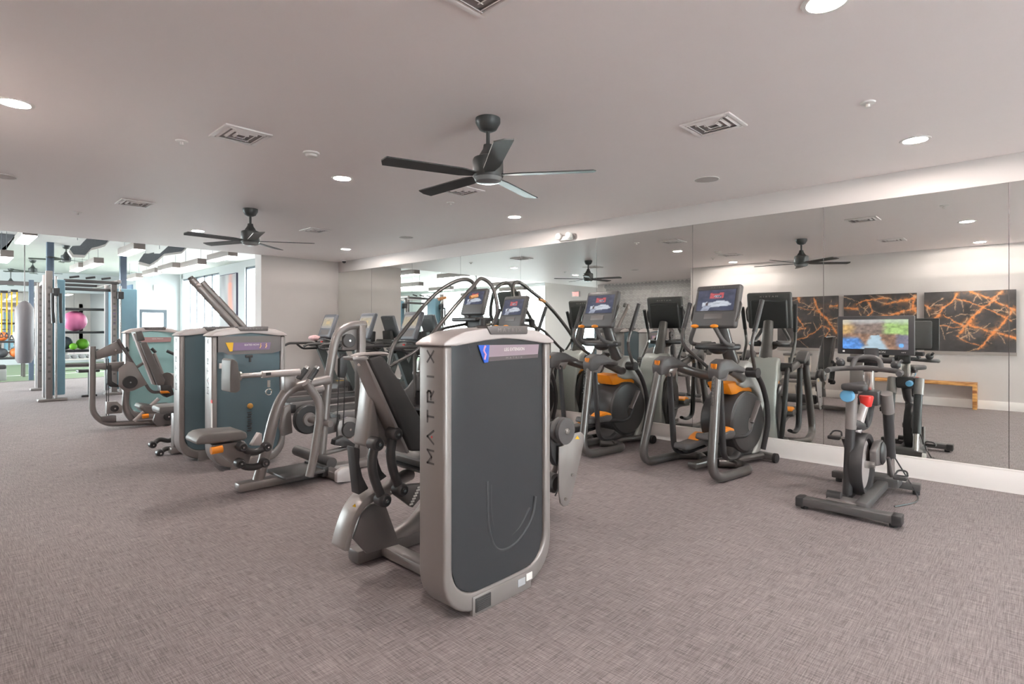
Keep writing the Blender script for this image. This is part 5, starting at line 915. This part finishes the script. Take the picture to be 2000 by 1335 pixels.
# storage frame with trays
def rack(x0, x1, y, levels, label, group, name='storage_rack'):
    t = thing(name, label, 'rack', ((x0+x1)/2, y, 0), group)
    for x in (x0, x1-0.06):
        for yy in (y, y+0.42): part(t, 'post', MB().box((x, yy, 0), (x+0.06, yy+0.06, max(levels)+0.5), 0.006), SD)
    for z in levels: part(t, 'shelf', MB().box((x0, y+0.01, z-0.05), (x1, y+0.47, z), 0.008), BK)
    return t
R1 = (1.72, 2.78, 15.1); rack(R1[0]+0.02, R1[1], R1[2]-0.5, (0.90, 1.29, 1.78), 'dark storage rack holding the pink ball inside the cable station', 'studio storage racks')
def sphere(name, px, py, Y, r, m, label, cat='ball', group='exercise balls and medicine balls', z=None):
    q = onY(px, py, Y); z = q[2] if z is None else z; return single(name, MB().ball((q[0], Y, z), r, 22), m, label, cat, (q[0], Y, z), group)
sphere('stability_ball', 146, 626, 14.82, 0.215, PINK, 'large pink exercise ball on the rack in the cable station', z=1.29+0.215)
sphere('medicine_ball', 126, 666, 14.82, 0.14, mat('ball_charcoal', (88, 92, 98), 0.5), 'dark grey ball on the shelf under the pink ball', z=0.90+0.14); sphere('medicine_ball', 161, 664, 14.84, 0.115, LIME, 'lime green ball on the shelf under the pink ball, right one', z=0.90+0.115); sphere('medicine_ball', 143, 672, 14.68, 0.07, LIME, 'small lime green ball left of the larger lime ball', z=0.90+0.07)
# dumbbell rack on the turf
DR = thing('dumbbell_rack', 'silver low rack of hexagonal dumbbells on the turf behind the cable station', 'rack', (3.2, 22.2, 0)); part(DR, 'tray', MB().box((2.2, 22.0, 0.33), (4.2, 22.4, 0.38), 0.01).box((2.2, 22.05, 0.10), (4.2, 22.45, 0.15), 0.01), SL)
for x in (2.25, 4.1): part(DR, 'leg', MB().box((x, 22.05, 0), (x+0.07, 22.4, 0.36), 0.01), S)
def dumb(name='dumbbell'):
    t = thing(name, '', 'dumbbell', (0, 0, 0), 'dumbbells on the low rack'); b = MB()
    for s in (-1, 1): part(t, 'head', MB().prism(arc2(0, 0, 0.075, 0, 360, 6)[:-1], 'Y', s*0.11-0.05, s*0.11+0.05, 0.01), mat('dumbbell_grey', (120, 118, 120), 0.4) if 'dumbbell_grey' not in MATS else MATS['dumbbell_grey'])
    part(t, 'handle', MB().cyl((0, -0.08, 0), (0, 0.08, 0), 0.016, 10), CHROME); return t
db = dumb(); k = 0
for i in range(10):
    loc = (2.33+0.19*i, 22.2, 0.38+0.068); l = 'hexagonal dumbbell on the low turf rack, %s from the left' % ('first second third fourth fifth sixth seventh eighth ninth tenth'.split()[i])
    if i == 0: db.location = loc; db['label'] = l
    else: dup(db, loc, l)
# left hand racks with balls, kettlebells and straps
rack(0.55, 1.75, 20.2, (0.55, 1.0, 1.5), 'dark storage rack of balls at the left edge of the photo', 'studio storage racks')
cols = [((208, 204, 196), 'cream'), ((120, 118, 122), 'grey'), ((70, 70, 74), 'black'), ((226, 120, 60), 'orange')]
for lv, zz in ((0, 0.55), (1, 1.0)):
    for i in range(4):
        nm, cn = cols[(i+lv) % 4]; m = MATS.get('ball_'+cn) or mat('ball_'+cn, nm, 0.55); x = 0.75+0.27*i; r = 0.125; single('medicine_ball', MB().ball((x, 20.42, zz+r), r, 18), m, '%s medicine ball on the %s shelf of the left edge rack' % (cn, ('lower', 'upper')[lv]), 'ball', (x, 20.42, zz+r), 'exercise balls and medicine balls')
def strap(px, py, Y, L, label):
    x, y, z = onY(px, py, Y); t = thing('suspension_strap', label, 'strap', (x, y, z), 'yellow suspension straps')
    for d in (-0.05, 0.05): part(t, 'webbing', MB().box((x+d-0.015, y-0.004, z-L), (x+d+0.015, y+0.004, z+0.05)), YEL); part(t, 'handle', MB().tube(fil([(x+d-0.04, y, z-L-0.12), (x+d, y, z-L), (x+d+0.04, y, z-L-0.12), (x+d-0.04, y, z-L-0.12)], 0.03), 0.012, 8), BK)
    part(t, 'anchor', MB().box((x-0.07, y-0.02, z+0.04), (x+0.07, y+0.02, z+0.1), 0.006), BK)
fr = thing('suspension_rig', 'dark suspension training frame with straps at the left edge of the studio', 'frame', (1.1, 18.9, 0))
for x in (0.5, 1.75): part(fr, 'post', MB().box((x-0.05, 18.85, 0), (x+0.05, 18.95, 2.6), 0.008), SLATE)
part(fr, 'crossbar', MB().box((0.4, 18.86, 2.45), (1.9, 18.94, 2.55), 0.008), SD)
strap(8, 575, 18.82, 0.95, 'yellow suspension strap at the very left edge'); strap(28, 573, 18.82, 1.05, 'yellow suspension strap beside the punching bag')
q = onY(48, 648, 16.7); b = thing('punching_bag', 'dark grey hanging punching bag left of the cable station', 'punching bag', (q[0], q[1], 0.62)); part(b, 'bag', MB().lathe([(0.0, 0.55), (0.12, 0.56), (0.165, 0.66), (0.165, 1.8), (0.1, 1.92), (0.03, 1.97)], (q[0], q[1], 0), 'Z', 24), mat('bag_grey', (104, 98, 100), 0.5)); part(b, 'chain', MB().cyl((q[0], q[1], 1.95), (q[0], q[1], CS), 0.01, 8), SD)
tb = thing('training_box', 'pale low training bench on the turf at the left edge', 'bench', (1.0, 20.0, 0)); part(tb, 'body', MB().box((0.5, 19.2, 0.0), (1.3, 19.5, 0.30), 0.02), mat('box_grey', (150, 150, 148), 0.7)); part(tb, 'pad', MB().box((0.5, 19.2, 0.30), (1.3, 19.5, 0.40), 0.03), PADB)
for i, x in enumerate((-2.2, -4.2)):
    rack(x, x+1.3, 20.5, (0.5, 1.0, 1.5), 'dark storage rack in the left half of the studio, %s one' % ('nearer', 'farther')[i], 'studio storage racks')
# turf court lines
struct('trim_2', MB().box((XL, 20.9, 0.004), (X3, 21.0, 0.007)), WHITE); struct('trim_3', MB().box((XL, YT-0.02, 0.0), (X2, YT+0.04, 0.008), 0.003), SD)
for _o in SC.objects:
    if _o.type == 'EMPTY' and 'label' in _o and not _o['label']: print('NO LABEL', _o.name)
